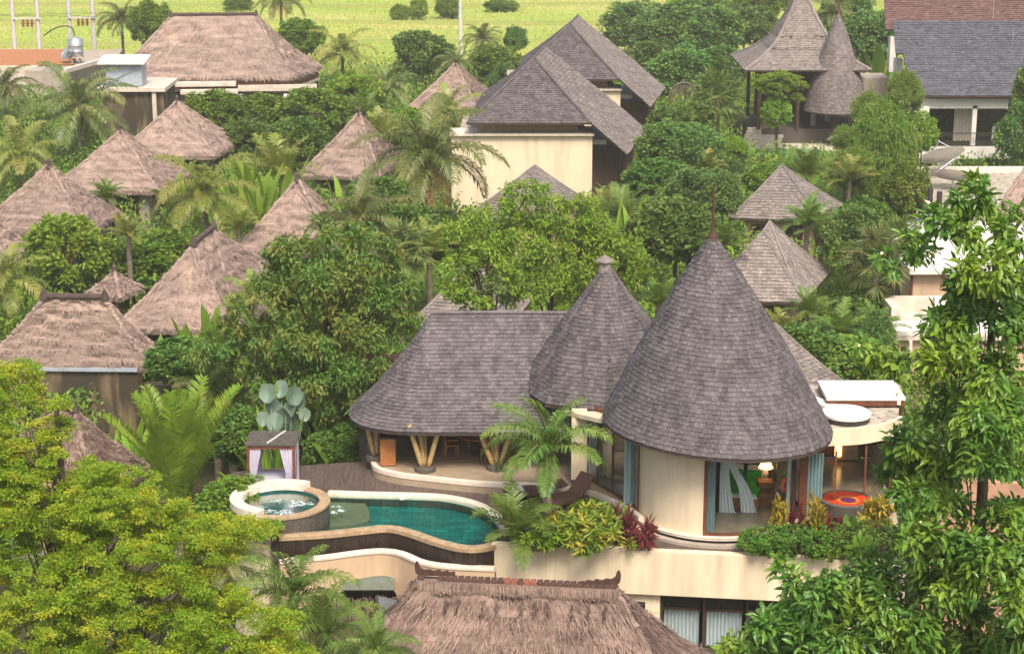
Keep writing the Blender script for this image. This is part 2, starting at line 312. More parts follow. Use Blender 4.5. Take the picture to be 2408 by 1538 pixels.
# ------------------------------------------------------------------ foliage builders
def unit(a):
    return a / (np.linalg.norm(a, axis=-1, keepdims=True) + 1e-9)
def add_leaves(mb, C, D, L, W, rng, m=0, fold=.25, up=None):
    """C start points, D directions (unit), L lengths, W half-widths: one folded leaf each"""
    n = len(C); L = np.broadcast_to(L, n)[:, None]; W = np.broadcast_to(W, n)[:, None]
    r = rng.normal(size=(n, 3)) * .5 + (np.array((0, 0, 1.0)) if up is None else up)
    S = unit(np.cross(D, r)); N = np.cross(S, D)
    V = np.empty((n, 4, 3))
    V[:, 0] = C; V[:, 2] = C + D * L - N * L * .1
    mid = C + D * L * .48
    V[:, 1] = mid + S * W + N * W * fold; V[:, 3] = mid - S * W + N * W * fold
    mb.add(V.reshape(-1, 3), np.arange(4 * n).reshape(n, 4), m)
def add_leaves6(mb, C, D, L, W, rng, m=0, fold=.3, bend=.25):
    n = len(C); L = np.broadcast_to(L, n)[:, None]; W = np.broadcast_to(W, n)[:, None]
    S = unit(np.cross(D, rng.normal(size=(n, 3)) * .45 + (0, 0, 1.0))); N = np.cross(S, D); V = np.empty((n, 7, 3))
    ax = lambda q: C + D * L * q - N * L * bend * q * q
    V[:, 0] = C; V[:, 3] = ax(1); V[:, 6] = ax(.5)
    for i, (q, w, s) in enumerate(((.3, .9, 1), (.68, .85, 1), (.68, .85, -1), (.3, .9, -1))):
        V[:, (1, 2, 4, 5)[i]] = ax(q) + s * S * W * w + N * W * fold
    k = np.arange(n)[:, None] * 7
    mb.add(V.reshape(-1, 3), np.concatenate([k + [[0, 1, 2, 6]], k + [[6, 4, 5, 0]]]), m); a = mb.n - 7 * n
    mb.L.append((np.concatenate([k + [[6, 2, 3]], k + [[6, 3, 4]]]) + a).ravel()); mb.C.append(np.full(2 * n, 3)); mb.M.append(np.full(2 * n, m)); mb.U.append(np.zeros((6 * n, 2)))
def lumps(rng, n, k=7):
    """uneven outline: a smooth random factor per direction"""
    ax = unit(rng.normal(size=(k, 3))); am = rng.uniform(-.34, .40, k)
    return lambda d: 1 + (np.maximum(0, d @ ax.T) ** 3 @ am)
def crown_mesh(name, seed, mats, nclump, per, leaf, aspect=.42, droop=.3, clump=.155, upbias=.25, flat=1.0, twigs=True):
    rng = np.random.default_rng(seed); mb = MB()
    d = unit(rng.normal(size=(nclump, 3)) + (0, 0, upbias)); f = lumps(rng, nclump)
    c = d * (f(d) * rng.uniform(.5, .95, nclump) ** .7)[:, None]
    size = clump * rng.uniform(.6, 1.3, nclump)
    ci = np.repeat(np.arange(nclump), per)
    o = unit(rng.normal(size=(len(ci), 3)) + (0, 0, .35)) * (rng.uniform(.25, 1, len(ci)) ** .5)[:, None] * size[ci][:, None] * (1, 1, flat)
    D = unit(o / clump * .8 + d[ci] * .4 + rng.normal(size=(len(ci), 3)) * .55 - np.array((0, 0, droop)))
    l = leaf * rng.uniform(.6, 1.3, len(ci))
    add_leaves(mb, c[ci] + o, D, l, l * aspect, rng)
    if twigs:
        for k in range(0, nclump, 4):
            mb.tube([(0, 0, -.7), c[k] * .45 + (0, 0, -.2), c[k] * .98], [.035, .02, .006], 5, 1)
    return mb.mesh(name, mats)
def trunk_mesh(name, seed, m, r0=.06, r1=.035, bend=.04):
    rng = np.random.default_rng(seed); mb = MB()
    pts = [(rng.normal() * bend * t, rng.normal() * bend * t, t) for t in np.linspace(0, 1, 6)]
    pts[-1] = (0, 0, 1)
    mb.tube(pts, np.linspace(r0, r1, 6), 8)
    return mb.mesh(name, m)
def frond(mb, base, az, el, L, droop, nl, ll, rng, m=0, mr=1, hang=.5, w=.018, vee=.35, rw=.016, splay=.75):
    k = 14; t = np.linspace(0, 1, k); e = el - droop * t ** 1.4
    st = np.stack([np.cos(e) * math.cos(az), np.cos(e) * math.sin(az), np.sin(e)], 1) * (L / (k - 1))
    pts = np.array(base, float) + np.concatenate([np.zeros((1, 3)), np.cumsum(st[:-1], 0)])
    pts += np.cumsum(rng.normal(size=(k, 3)) * .004 * L, 0)
    mb.tube(pts, np.linspace(rw, rw * .25, k) * L, 4, mr, cap=False)
    tt = np.concatenate([np.linspace(.1, .99, nl)] * 2); sd = np.repeat((1., -1.), nl)
    tt = np.clip(tt + rng.normal(size=len(tt)) * .006, .05, 1)
    c = np.stack([np.interp(tt, t, pts[:, i]) for i in range(3)], 1)
    T = unit(np.stack([np.interp(tt, t, np.gradient(pts[:, i], t)) for i in range(3)], 1))
    side = np.array((-math.sin(az), math.cos(az), 0)) * sd[:, None]
    upn = unit(np.cross(T, side) * sd[:, None])
    if abs(droop) < 9: upn *= np.sign(upn[:, 2:3] + 1e-6) * 1.0
    ln = ll * L * (np.sin(PI * np.clip(.12 + .83 * tt, 0, 1)) ** .7) * rng.uniform(.82, 1.12, len(tt))
    D = unit(side * splay + T * .55 + upn * vee + rng.normal(size=c.shape) * .07)
    D2 = unit(D - np.array((0, 0, 1)) * hang * (1 + rng.uniform(-.3, .5, (len(tt), 1))))
    W = unit(np.cross(D, upn)) * w * L
    mid = c + D * (ln * .5)[:, None]; tip = mid + D2 * (ln * .55)[:, None]
    n = len(tt); V = np.stack([c - W * .5, c + W * .5, mid - W, mid + W, tip], 1).reshape(-1, 3)
    b = np.arange(n)[:, None] * 5
    mb.add(V, b + np.array([[0, 1, 3, 2]]), m); mb.n -= 0
    # tips as triangles on the same vertices
    mb.L.append(((b + np.array([[2, 3, 4]])).ravel()) + mb.n - len(V)); mb.C.append(np.full(n, 3)); mb.M.append(np.full(n, m)); mb.U.append(np.zeros((3 * n, 2)))
def palm_mesh(name, seed, mats, nf=18, droop=(1.2, 2.0), el=(1.35, -.1), nl=56, ll=.27, hang=.95, w=.0085, dry=0, vee=.25, splay=.75):
    rng = np.random.default_rng(seed); mb = MB()
    for i in range(nf):
        q = i / (nf - 1); az = i * 2.399 + rng.normal() * .15
        e = el[0] + (el[1] - el[0]) * q ** .8 + rng.normal() * .08
        frond(mb, (0, 0, 0), az, e, rng.uniform(.85, 1.08), droop[0] + (droop[1] - droop[0]) * rng.random() * (1 if q > .2 else .4), nl, ll, rng, 0, 1, hang, w, vee, .012, splay)
    for i in range(dry):
        frond(mb, (0, 0, -.04), rng.random() * 6.28, -.6, .6, 1.0, nl // 2, ll, rng, 2, 1, .9, w)
    mb.tube([(0, 0, -.25), (0, 0, -.08), (0, 0, .1)], [.035, .05, .02], 8, 1)
    return mb.mesh(name, mats)
def fan_mesh(name, seed, mats, nf=34, pet=.55, fr=.42):
    rng = np.random.default_rng(seed); mb = MB()
    for i in range(nf):
        q = i / (nf - 1); az = i * 2.399; e = 1.4 - 2.2 * q + rng.normal() * .1
        d = np.array((math.cos(e) * math.cos(az), math.cos(e) * math.sin(az), math.sin(e)))
        tip = d * pet * rng.uniform(.8, 1.1)
        mb.tube([(0, 0, 0), tip * .5 + (0, 0, .03), tip], .007, 4, 1, cap=False)
        side = unit(np.cross(d, (0, 0, 1.0))); k = 22
        a = np.linspace(-1.7, 1.7, k)
        D = unit(np.cos(a)[:, None] * d + np.sin(a)[:, None] * side - np.array((0, 0, .28)) + rng.normal(size=(k, 3)) * .05)
        add_leaves(mb, np.repeat(tip[None], k, 0), D, fr * rng.uniform(.8, 1.1, k), .02, rng, 0)
    return mb.mesh(name, mats)
def paddle_mesh(name, seed, mats, nl=12, w=.16, el=(1.5, .5), droop=(.3, 1.1), stem=.35, spread=.06):
    """banana-like plant: big paddle leaves, unit leaf length"""
    rng = np.random.default_rng(seed); mb = MB()
    for i in range(nl):
        q = i / max(1, nl - 1); az = i * 2.399 + rng.normal() * .3; e0 = el[0] + (el[1] - el[0]) * q + rng.normal() * .1
        dr = rng.uniform(*droop); L = rng.uniform(.75, 1.1); k = 9
        t = np.linspace(0, 1, k); e = e0 - dr * t ** 1.8
        st = np.stack([np.cos(e) * math.cos(az), np.cos(e) * math.sin(az), np.sin(e)], 1) * L / (k - 1)
        b = np.array((rng.normal() * spread, rng.normal() * spread, 0))
        pts = b + np.concatenate([np.zeros((1, 3)), np.cumsum(st[:-1], 0)])
        side = np.array((-math.sin(az), math.cos(az), 0)); N = unit(np.cross(st, side)); N *= np.sign(N[:, 2:3] + 1e-6)
        a = np.clip((t - stem) / (1 - stem), 0, 1); prof = np.sin(PI * np.clip(a, 0, 1) ** .8) ** .7 * w * (a > 0)
        prof[-1] = 0
        tilt = rng.uniform(-.5, .5)
        sd = side * math.cos(tilt) + N * math.sin(tilt)
        G = np.stack([pts - sd * prof[:, None] + N * prof[:, None] * .3, pts, pts + sd * prof[:, None] + N * prof[:, None] * .3], 1)
        mb.grid(G[2:], 0); mb.tube(pts[:6], np.linspace(.016, .006, 6), 4, 1, cap=False)
    return mb.mesh(name, mats, smooth=True)
def blade_mesh(name, seed, mats, heads=10, per=26, L=.3, w=.02, rad=.35, h=.7, droop=.5):
    """croton / cordyline: rosettes of narrow blades on thin stems, about unit height"""
    rng = np.random.default_rng(seed); mb = MB()
    for i in range(heads):
        a = rng.random() * 6.28; r = rad * rng.random() ** .5
        top = np.array((r * math.cos(a), r * math.sin(a), h * rng.uniform(.45, 1)))
        mb.tube([(top[0] * .3, top[1] * .3, 0), top * (.8, .8, .6), top], [.014, .01, .008], 4, 1, cap=False)
        D = unit(rng.normal(size=(per, 3)) + (top[0] * 1.2, top[1] * 1.2, .45)); l = L * rng.uniform(.6, 1.1, per)
        add_leaves(mb, top - rng.uniform(0, .25, (per, 1)) * np.array((0, 0, 1)) * h, unit(D - (0, 0, droop * .3)), l, l * w / L * 1.0 + .006, rng)
    return mb.mesh(name, mats)
def plume_mesh(name, seed, mats, n=46, per=70, leaf=.1, arch=1.0):
    """bamboo clump: arching canes with fine drooping leaves, unit height"""
    rng = np.random.default_rng(seed); mb = MB()
    for i in range(n):
        az = rng.random() * 6.28; lean = rng.uniform(.05, .5) * arch; H = rng.uniform(.6, 1.0); k = 8
        t = np.linspace(0, 1, k)
        r = lean * t ** 2.0 * .9; z = H * (t - .22 * arch * t ** 5)
        pts = np.stack([r * math.cos(az) + .05 * math.cos(az), r * math.sin(az) + .05 * math.sin(az), z], 1)
        mb.tube(pts, np.linspace(.007, .002, k), 3, 1, cap=False)
        tt = rng.uniform(.3, 1, per); c = np.stack([np.interp(tt, t, pts[:, j]) for j in range(3)], 1)
        c += rng.normal(size=(per, 3)) * .055
        D = unit(rng.normal(size=(per, 3)) * .5 + (.4 * math.cos(az), .4 * math.sin(az), -.9))
        l = leaf * rng.uniform(.6, 1.2, per)
        add_leaves(mb, c, D, l, l * .12, rng)
    return mb.mesh(name, mats)
PROTO = {}
bk = M['bark']
def proto(k, crown, trunk, kind): PROTO[k] = (crown, trunk, kind)
for i in range(3):
    proto('mid%d' % i, crown_mesh('crown', 10 + i, [M['lf_mid'], bk], 170, 64, .11, .36), trunk_mesh('trunk', i, bk), 'tree')
    proto('dark%d' % i, crown_mesh('crown', 20 + i, [M['lf_dark'], bk], 180, 62, .115, .36), trunk_mesh('trunk', 5 + i, bk), 'tree')
    proto('blue%d' % i, crown_mesh('crown', 30 + i, [M['lf_blue'], bk], 130, 85, .10, .34, clump=.17), trunk_mesh('trunk', 8 + i, bk), 'tree')
    proto('bright%d' % i, crown_mesh('crown', 40 + i, [M['lf_bright'], bk], 150, 66, .115, .34), trunk_mesh('trunk', 12 + i, bk), 'tree')
for i in range(2):
    proto('feather%d' % i, crown_mesh('crown', 50 + i, [M['lf_feather'], bk], 230, 60, .085, .26, .5, .15), trunk_mesh('trunk', 15 + i, bk), 'tree')
pt = M['palmtrunk']; pts_ = [M['lf_palm'], M['lf_palm'], M['frond_dry']]
tk = trunk_mesh('trunk', 99, pt, .05, .04, .01)
for i in range(3):
    proto('coco%d' % i, palm_mesh('crown', 60 + i, pts_, 20, dry=3), tk, 'palm')
    proto('cocoy%d' % i, palm_mesh('crown', 65 + i, [M['lf_palm_y'], M['lf_palm_y'], M['frond_dry']], 17, dry=2), tk, 'palm')
    proto('areca%d' % i, palm_mesh('crown', 70 + i, [M['lf_palm_g'], M['lf_palm_y']], 20, (.6, 1.6), (1.5, .45), 26, .27, .35, .016), tk, 'palm')
proto('fluff0', crown_mesh('foliage', 120, [M['lf_bamboo'], bk], 260, 90, .10, .15, 1.0, .15), trunk_mesh('trunk', 120, bk), 'tree')
proto('fluff1', crown_mesh('foliage', 121, [M['lf_bamboo'], bk], 150, 60, .13, .13, .7, .2), trunk_mesh('trunk', 121, bk), 'tree')
proto('fluffd', crown_mesh('foliage', 122, [M['lf_mid'], bk], 280, 90, .10, .15, 1.1, .15), trunk_mesh('trunk', 122, bk), 'tree')
proto('cocog0', palm_mesh('crown', 75, [M['lf_palm_g'], M['lf_palm_y']], 17, (1.1, 1.8), (1.5, .05)), tk, 'palm')
proto('arecay0', palm_mesh('crown', 77, [M['lf_palm_y'], M['lf_palm_y']], 20, (.6, 1.6), (1.5, .45), 26, .27, .35, .016), tk, 'palm')
proto('fan0', fan_mesh('crown', 80, [M['lf_palm_g'], M['lf_palm']]), tk, 'palm')
proto('fan1', fan_mesh('crown', 81, [M['lf_palm'], M['lf_palm']], 30), tk, 'palm')
for i in range(2):
    proto('banana%d' % i, paddle_mesh('foliage', 90 + i, [M['lf_banana'], M['lf_banana']], 12), None, 'plant')
    proto('helico%d' % i, paddle_mesh('foliage', 93 + i, [M['lf_bright'], M['lf_banana']], 26, .075, (1.5, .7), (.2, .9), .4, .22), None, 'plant')
proto('taro0', paddle_mesh('foliage', 96, [M['lf_dark'], M['lf_dark']], 26, .17, (1.3, .1), (.5, 1.5), .45, .3), None, 'plant')
proto('bamboo0', plume_mesh('foliage', 100, [M['lf_bamboo'], M['lf_bamboo']], 90, 130, .1, 1.3), None, 'plant')
proto('bamboo1', plume_mesh('foliage', 101, [M['lf_bamboo'], M['lf_bamboo']], 40, 90, .1, .7), None, 'plant')
proto('croton0', blade_mesh('foliage', 110, [M['lf_croton'], bk], 22, 24, .22, .035, .38, .85), None, 'plant')
proto('cordy0', blade_mesh('foliage', 111, [M['lf_red'], bk], 7, 26, .36, .035, .3, .75), None, 'plant')
proto('ginger0', blade_mesh('foliage', 112, [M['lf_ginger'], M['lf_bright']], 46, 30, .24, .024, .75, .75), None, 'plant')
proto('hedge0', blade_mesh('foliage', 114, [M['lf_hedge'], bk], 90, 46, .13, .026, .75, .8), None, 'plant')
proto('fern0', blade_mesh('foliage', 113, [M['lf_bright'], bk], 40, 30, .28, .03, .7, .7), None, 'plant')
def plant(k, label, u, vtop, vbot, w, Y, cat=None, name=None, group=None, z0=0.0, rz=None, foot=None):
    """a tree, palm or plant: picture column u, top and bottom of its crown, crown width, distance Y, ground level z0"""
    crown, trunk, kind = PROTO[k]; rnd = random.Random(hash((round(u), round(vtop), round(Y))) & 0xffff)
    base = PY(u, (vtop + vbot) / 2, Y); sp = mpp((vtop + vbot) / 2, Y)
    zt = PY(u, vtop, Y)[2]; zb = max(PY(u, vbot, Y)[2], z0) if kind == 'tree' else PY(u, vbot, Y)[2]
    r = w * sp / 2
    nm = name or {'tree': 'leafy_tree', 'palm': 'palm_tree', 'plant': 'garden_plant'}[kind]
    t = thing(nm, label, cat or {'tree': 'tree', 'palm': 'palm', 'plant': 'plant'}[kind], (base[0], Y, z0), group)
    c = bpy.data.objects.new('crown' if trunk else 'foliage', crown); COL.objects.link(c); c.parent = t
    c.rotation_euler = (0, 0, rnd.random() * 6.28 if rz is None else rz)
    if kind == 'tree':
        h = (zt - zb) / 2; c.location = (0, 0, (zt + zb) / 2 - z0); c.scale = (r, r, h); hub = (zt + zb) / 2 - z0
    elif kind == 'palm':
        hub = max(PY(u, vbot, Y)[2] - z0, .05); c.location = (0, 0, hub); s = r / .85; c.scale = (s, s, s)     # vbot = hub of the fronds
    else:
        h = max(zt - z0, .2); c.scale = (r * 1.6, r * 1.6, h); hub = 0
        if foot is not None: c.location = (0, 0, 0)
    if trunk and hub > .3:
        tr = bpy.data.objects.new('trunk', trunk); COL.objects.link(tr); tr.parent = t
        tw = max(.6, min(2.2, r)) if kind == 'tree' else 3.2
        tr.scale = (tw, tw, hub)
    return t
def blob_tree(name, label, cat, blobs, Y, leaf, asp, per_m2, mats, root, droop=.4, flat=1.0, seed=0, depth=1.0, back=1, upbias=.3, extra=None, rpow=.6, sub=1, subr=.5, ell=False, limb=1.0):
    """a tree whose crown is surveyed clump by clump (u, v, radius, dY); every clump is a solid cluster in space"""
    rng = np.random.default_rng(seed); mb = MB(); tb = MB()
    t = thing(name, label, cat, root); hub = np.array(root, float)
    for (u, v, r, dy) in blobs:
        for b in range(1 + back):
            YY = Y + dy + (b * depth * rng.uniform(.7, 1.4) if b else rng.normal() * .15 * depth)
            c = PY(u + (rng.normal() * r * .25 if b else 0), v + (rng.normal() * r * .25 if b else 0), YY); R = r * mpp(v, YY)
            n = max(14, int(per_m2 * R * R * 4))
            o = unit(rng.normal(size=(n, 3)) + (0, 0, upbias)) * (rng.random((n, 1)) ** rpow) * R * np.array((1, 1, flat))
            if sub > 1:
                sc_ = unit(rng.normal(size=(sub, 3)) + (0, -.2, .25)) * rng.uniform(.35, .85, (sub, 1)) * R * np.array((1, 1, max(flat, .6)))
                o = o * subr * rng.uniform(.7, 1.25, (sub, 1))[np.arange(n) % sub] + sc_[np.arange(n) % sub]
            D = unit(unit(o) * .7 + rng.normal(size=(n, 3)) * .6 - np.array((0, 0, droop)))
            l = leaf * rng.uniform(.55, 1.2, n)
            (add_leaves6 if ell else add_leaves)(mb, c + o, D, l, l * asp, rng, fold=.3)
            if extra:
                k = max(1, int(n * extra[0])); q = o[rng.choice(n, k)] * 1.03
                add_leaves(mb, c + q, unit(rng.normal(size=(k, 3)) + (0, -.3, .8)), extra[1], extra[1] * .45, rng, 2)
            if b == 0 and rng.random() < (1 if limb == 1 else .3):
                mid = (c + hub * (1, 1, 0) + (0, 0, hub[2])) / 2; mid = c * .55 + np.array((hub[0], hub[1], c[2] - .8 * abs(c[0] - hub[0]) - .6)) * .45
                st = np.array((hub[0], hub[1], max(hub[2] + .5, c[2] - 1.6 * np.linalg.norm(c[:2] - hub[:2]) - 1.2)))
                tb.tube([st, mid, c, c + (c - mid) * .12], np.array([.07, .035, .014, .006]) * limb, 5)
    zt = max(PY(u, v, Y + dy)[2] for u, v, r, dy in blobs) - .6
    tb.tube([hub, hub * .5 + np.array((hub[0], hub[1], zt)) * .5 + (.1, .05, 0), (hub[0], hub[1], zt)], [.2, .14, .05], 10)
    mb.build('crown', mats, t); tb.build('trunk', M['bark'], t)
    return t
# ------------------------------------------------------------------ roofs
def quadS(A, B, C, D, sag=0.0):
    """surface: A,B along the top, D,C... s from A-side to B-side, t from top to eave"""
    A, B, C, D = (np.array(p, float) for p in (A, B, C, D))
    def S(s, t):
        s = np.asarray(s, float)[..., None]; t = np.asarray(t, float)[..., None]
        p = (A * (1 - s) + B * s) * (1 - t) + (C * (1 - s) + D * s) * t
        p = p + np.array((0, 0, -1.0)) * sag * np.sin(PI * t)
        return p
    return S
def shingles(mb, S, row, wid, rng, m=0, lift=.02, slopeN=40, md=1, th=.1, closed=False, nu=24, nv=14, s0=0., s1=1.):
    tt = np.linspace(0, 1, slopeN); mids = S(np.full(slopeN, (s0 + s1) / 2), tt)
    L = np.concatenate([[0], np.cumsum(np.linalg.norm(np.diff(mids, axis=0), axis=1))])
    nr = max(2, int(L[-1] / row)); te = np.interp(np.linspace(0, L[-1], nr + 1), L, tt)
    for i in range(nr):
        t0, t1 = te[i], te[i + 1] + (te[i + 1] - te[i]) * .06
        ss = np.linspace(s0, s1, 40); q = S(ss, np.full(40, min(1, te[i + 1]))); W = np.linalg.norm(np.diff(q, axis=0), axis=1).sum()
        n = max(2 if not closed else 5, int(round(W / wid)))
        e = s0 + (s1 - s0) * (np.arange(n + 1) + (.5 if i % 2 else 0) + np.r_[rng.uniform(-.2, .2, n + 1)]) / n
        if not closed: e = np.clip(np.r_[s0, e[e > s0 + .001], s1], s0, s1) if i % 2 else np.r_[s0, e[1:-1], s1]
        else: e[-1] = e[0] + (s1 - s0)
        a, b = e[:-1], e[1:]; keep = (b - a) > 1e-4 * (s1 - s0); a, b = a[keep], b[keep]
        g = (b - a) * .025; a, b = a + g, b - g
        fa = lambda x: x % 1.0 if closed else x
        n = len(a); o = np.ones(n); tb = t1 + rng.uniform(-.14, .07, n) * (t1 - t0)
        TL, TR, BL, BR = S(fa(a), t0 * o), S(fa(b), t0 * o), S(fa(a), tb), S(fa(b), tb)
        N = unit(np.cross(BR - TL, TR - BL)); N *= np.where(N[:, 2:3] < 0, -1, 1)
        lf = (lift * rng.uniform(.6, 1.6, n))[:, None]
        V = np.stack([TL + N * .004, TR + N * .004, BR + N * lf, BL + N * lf, BR - N * .004, BL - N * .004], 1).reshape(-1, 3)
        k = np.arange(n)[:, None] * 6
        mb.add(V, np.concatenate([k + [[0, 3, 2, 1]], k + [[3, 5, 4, 2]]]), m)
    su, sv = np.meshgrid(np.linspace(s0, s1, nu + 1), np.linspace(0, 1, nv + 1), indexing='ij')
    G = S(su % 1.0 if closed else su, sv)
    if closed: G[-1] = G[0]
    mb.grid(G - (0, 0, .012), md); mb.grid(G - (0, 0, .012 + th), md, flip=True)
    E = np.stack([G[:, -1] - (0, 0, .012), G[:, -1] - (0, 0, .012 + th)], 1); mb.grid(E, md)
def thatch(mb, S, rng, dens=60, nu=26, nv=42, amp=.035, th=.28, sl=.45, sw=.022, m=0, lift=.03, seed=0, md=1):
    u, v = np.meshgrid(np.linspace(0, 1, nu + 1), np.linspace(0, 1, nv + 1), indexing='ij')
    G = S(u, v); a = rng.normal(size=G.shape[:2])
    for _ in range(2):
        a[1:-1, 1:-1] = (a[1:-1, 1:-1] * 2 + a[:-2, 1:-1] + a[2:, 1:-1] + a[1:-1, :-2] + a[1:-1, 2:]) / 4
    e = np.ones_like(a); e[0] = e[-1] = 0; e[:, 0] = 0; e[:, -1] = .5
    n = unit(np.cross(G[-1, -1] - G[0, 0], G[0, -1] - G[-1, -1] + 1e-6)); n = n if n[2] > 0 else -n
    disp = a * e * amp * 2 + (((v * 6.2 + .08 * np.sin(u * 9)) % 1.0) * .05 - .02) * (v > .03) * (v < .99); G = G + n * disp[..., None]
    mb.grid(G, m)
    bot = G[:, -1] - (0, 0, th) - n * (0, 0, 0)
    bot = bot + (G[:, -3] - G[:, -1]) * .25 * (1, 1, 0)
    mb.grid(np.stack([G[:, -1], bot], 1), m)
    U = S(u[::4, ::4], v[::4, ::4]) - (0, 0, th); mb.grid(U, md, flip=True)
    A = np.linalg.norm(np.cross(G[-1, -1] - G[0, -1], G[0, 0] - G[0, -1])) * (.5 if np.linalg.norm(G[0, 0] - G[-1, 0]) < .1 else .8)
    k = int(dens * A); t = np.sqrt(rng.random(k)); s = rng.random(k)
    p0 = S(s, np.clip(t - .02, 0, 1)); p1 = S(s, np.clip(t + .02, 0, 1)); D = unit(p1 - p0)
    side = unit(S(np.clip(s + .02, 0, 1), t) - S(np.clip(s - .02, 0, 1), t) + 1e-9)
    D = unit(D + side * rng.normal(size=(k, 1)) * .3)
    l = sl * rng.uniform(.5, 1.2, k)[:, None]; w = sw * rng.uniform(.6, 1.5, k)[:, None]
    hd = disp[np.clip((s * nu).astype(int), 0, nu), np.clip((t * nv).astype(int), 0, nv)]; hd = np.maximum(hd, disp[np.clip((s * nu).astype(int) + 1, 0, nu), np.clip((t * nv).astype(int) + 1, 0, nv)])
    c = (p0 + p1) / 2 + n * (.02 + hd[:, None]); tip = c + D * l + n * lift * rng.uniform(.2, 1, (k, 1)); W = np.cross(D, n) * w
    V = np.stack([c - W, c + W, tip + W * .4, tip - W * .4], 1).reshape(-1, 3)
    mb.add(V, np.arange(4 * k).reshape(k, 4), m)
    # ragged eave
    k = int(np.linalg.norm(G[-1, -1] - G[0, -1]) * min(dens, 70) * .4); s = rng.random(k)
    c = S(s, np.full(k, .985)) - np.array((0, 0, 1)) * rng.uniform(0, th, (k, 1)); D = unit(S(s, np.ones(k)) - S(s, np.full(k, .9)) - np.array((0, 0, .25)))
    l = rng.uniform(.04, .14, k)[:, None]; W = unit(np.cross(D, (0, 0, 1.0))) * sw
    V = np.stack([c - W, c + W, c + D * l + W * .3, c + D * l - W * .3], 1).reshape(-1, 3)
    mb.add(V, np.arange(4 * k).reshape(k, 4), m)
def hip_ridge(mb, a, b, r, rng, m=0, straw=True):
    a = np.array(a, float); b = np.array(b, float); k = 9
    pts = a + (b - a) * np.linspace(0, 1, k)[:, None] + rng.normal(size=(k, 3)) * .02
    mb.tube(pts, np.full(k, r), 7, m)
    if straw:
        n = int(np.linalg.norm(b - a) * 60); c = a + (b - a) * rng.random((n, 1)); D = unit((b - a) / np.linalg.norm(b - a) * .8 + rng.normal(size=(n, 3)) * .5 - np.array((0, 0, .2)))
        add_leaves(mb, c + unit(rng.normal(size=(n, 3)) + (0, 0, .8)) * r * .8, D, rng.uniform(.15, .35, n), .012, rng, m)
def corners(L, F, R, zE):
    A, B, C = P(*L, zE), P(*F, zE), P(*R, zE); return A, B, C, A + C - B
def roof_faces(A, B, C, D, apex=None, ridge=None):
    mid = (A + B + C + D) / 4
    if ridge is None:
        a = PY(apex[0], apex[1], mid[1]); a[0] = .7 * a[0] + .3 * mid[0]
        return [(a, a, A, B), (a, a, B, C), (a, a, C, D), (a, a, D, A)], (a, a)
    kind, f0, f1, v0, v1 = ridge
    if kind == 'x': p, q = (A + D) / 2, (B + C) / 2
    else: p, q = (A + B) / 2, (D + C) / 2
    R0, R1 = p + (q - p) * f0, p + (q - p) * f1
    R0[2] = PY(1204, v0, R0[1])[2]; R1[2] = PY(1204, v1, R1[1])[2]
    if kind == 'x': return [(R0, R1, A, B), (R1, R1, B, C), (R1, R0, C, D), (R0, R0, D, A)], (R0, R1)
    return [(R0, R0, A, B), (R0, R1, B, C), (R1, R1, C, D), (R1, R0, D, A)], (R0, R1)
FOOT = []
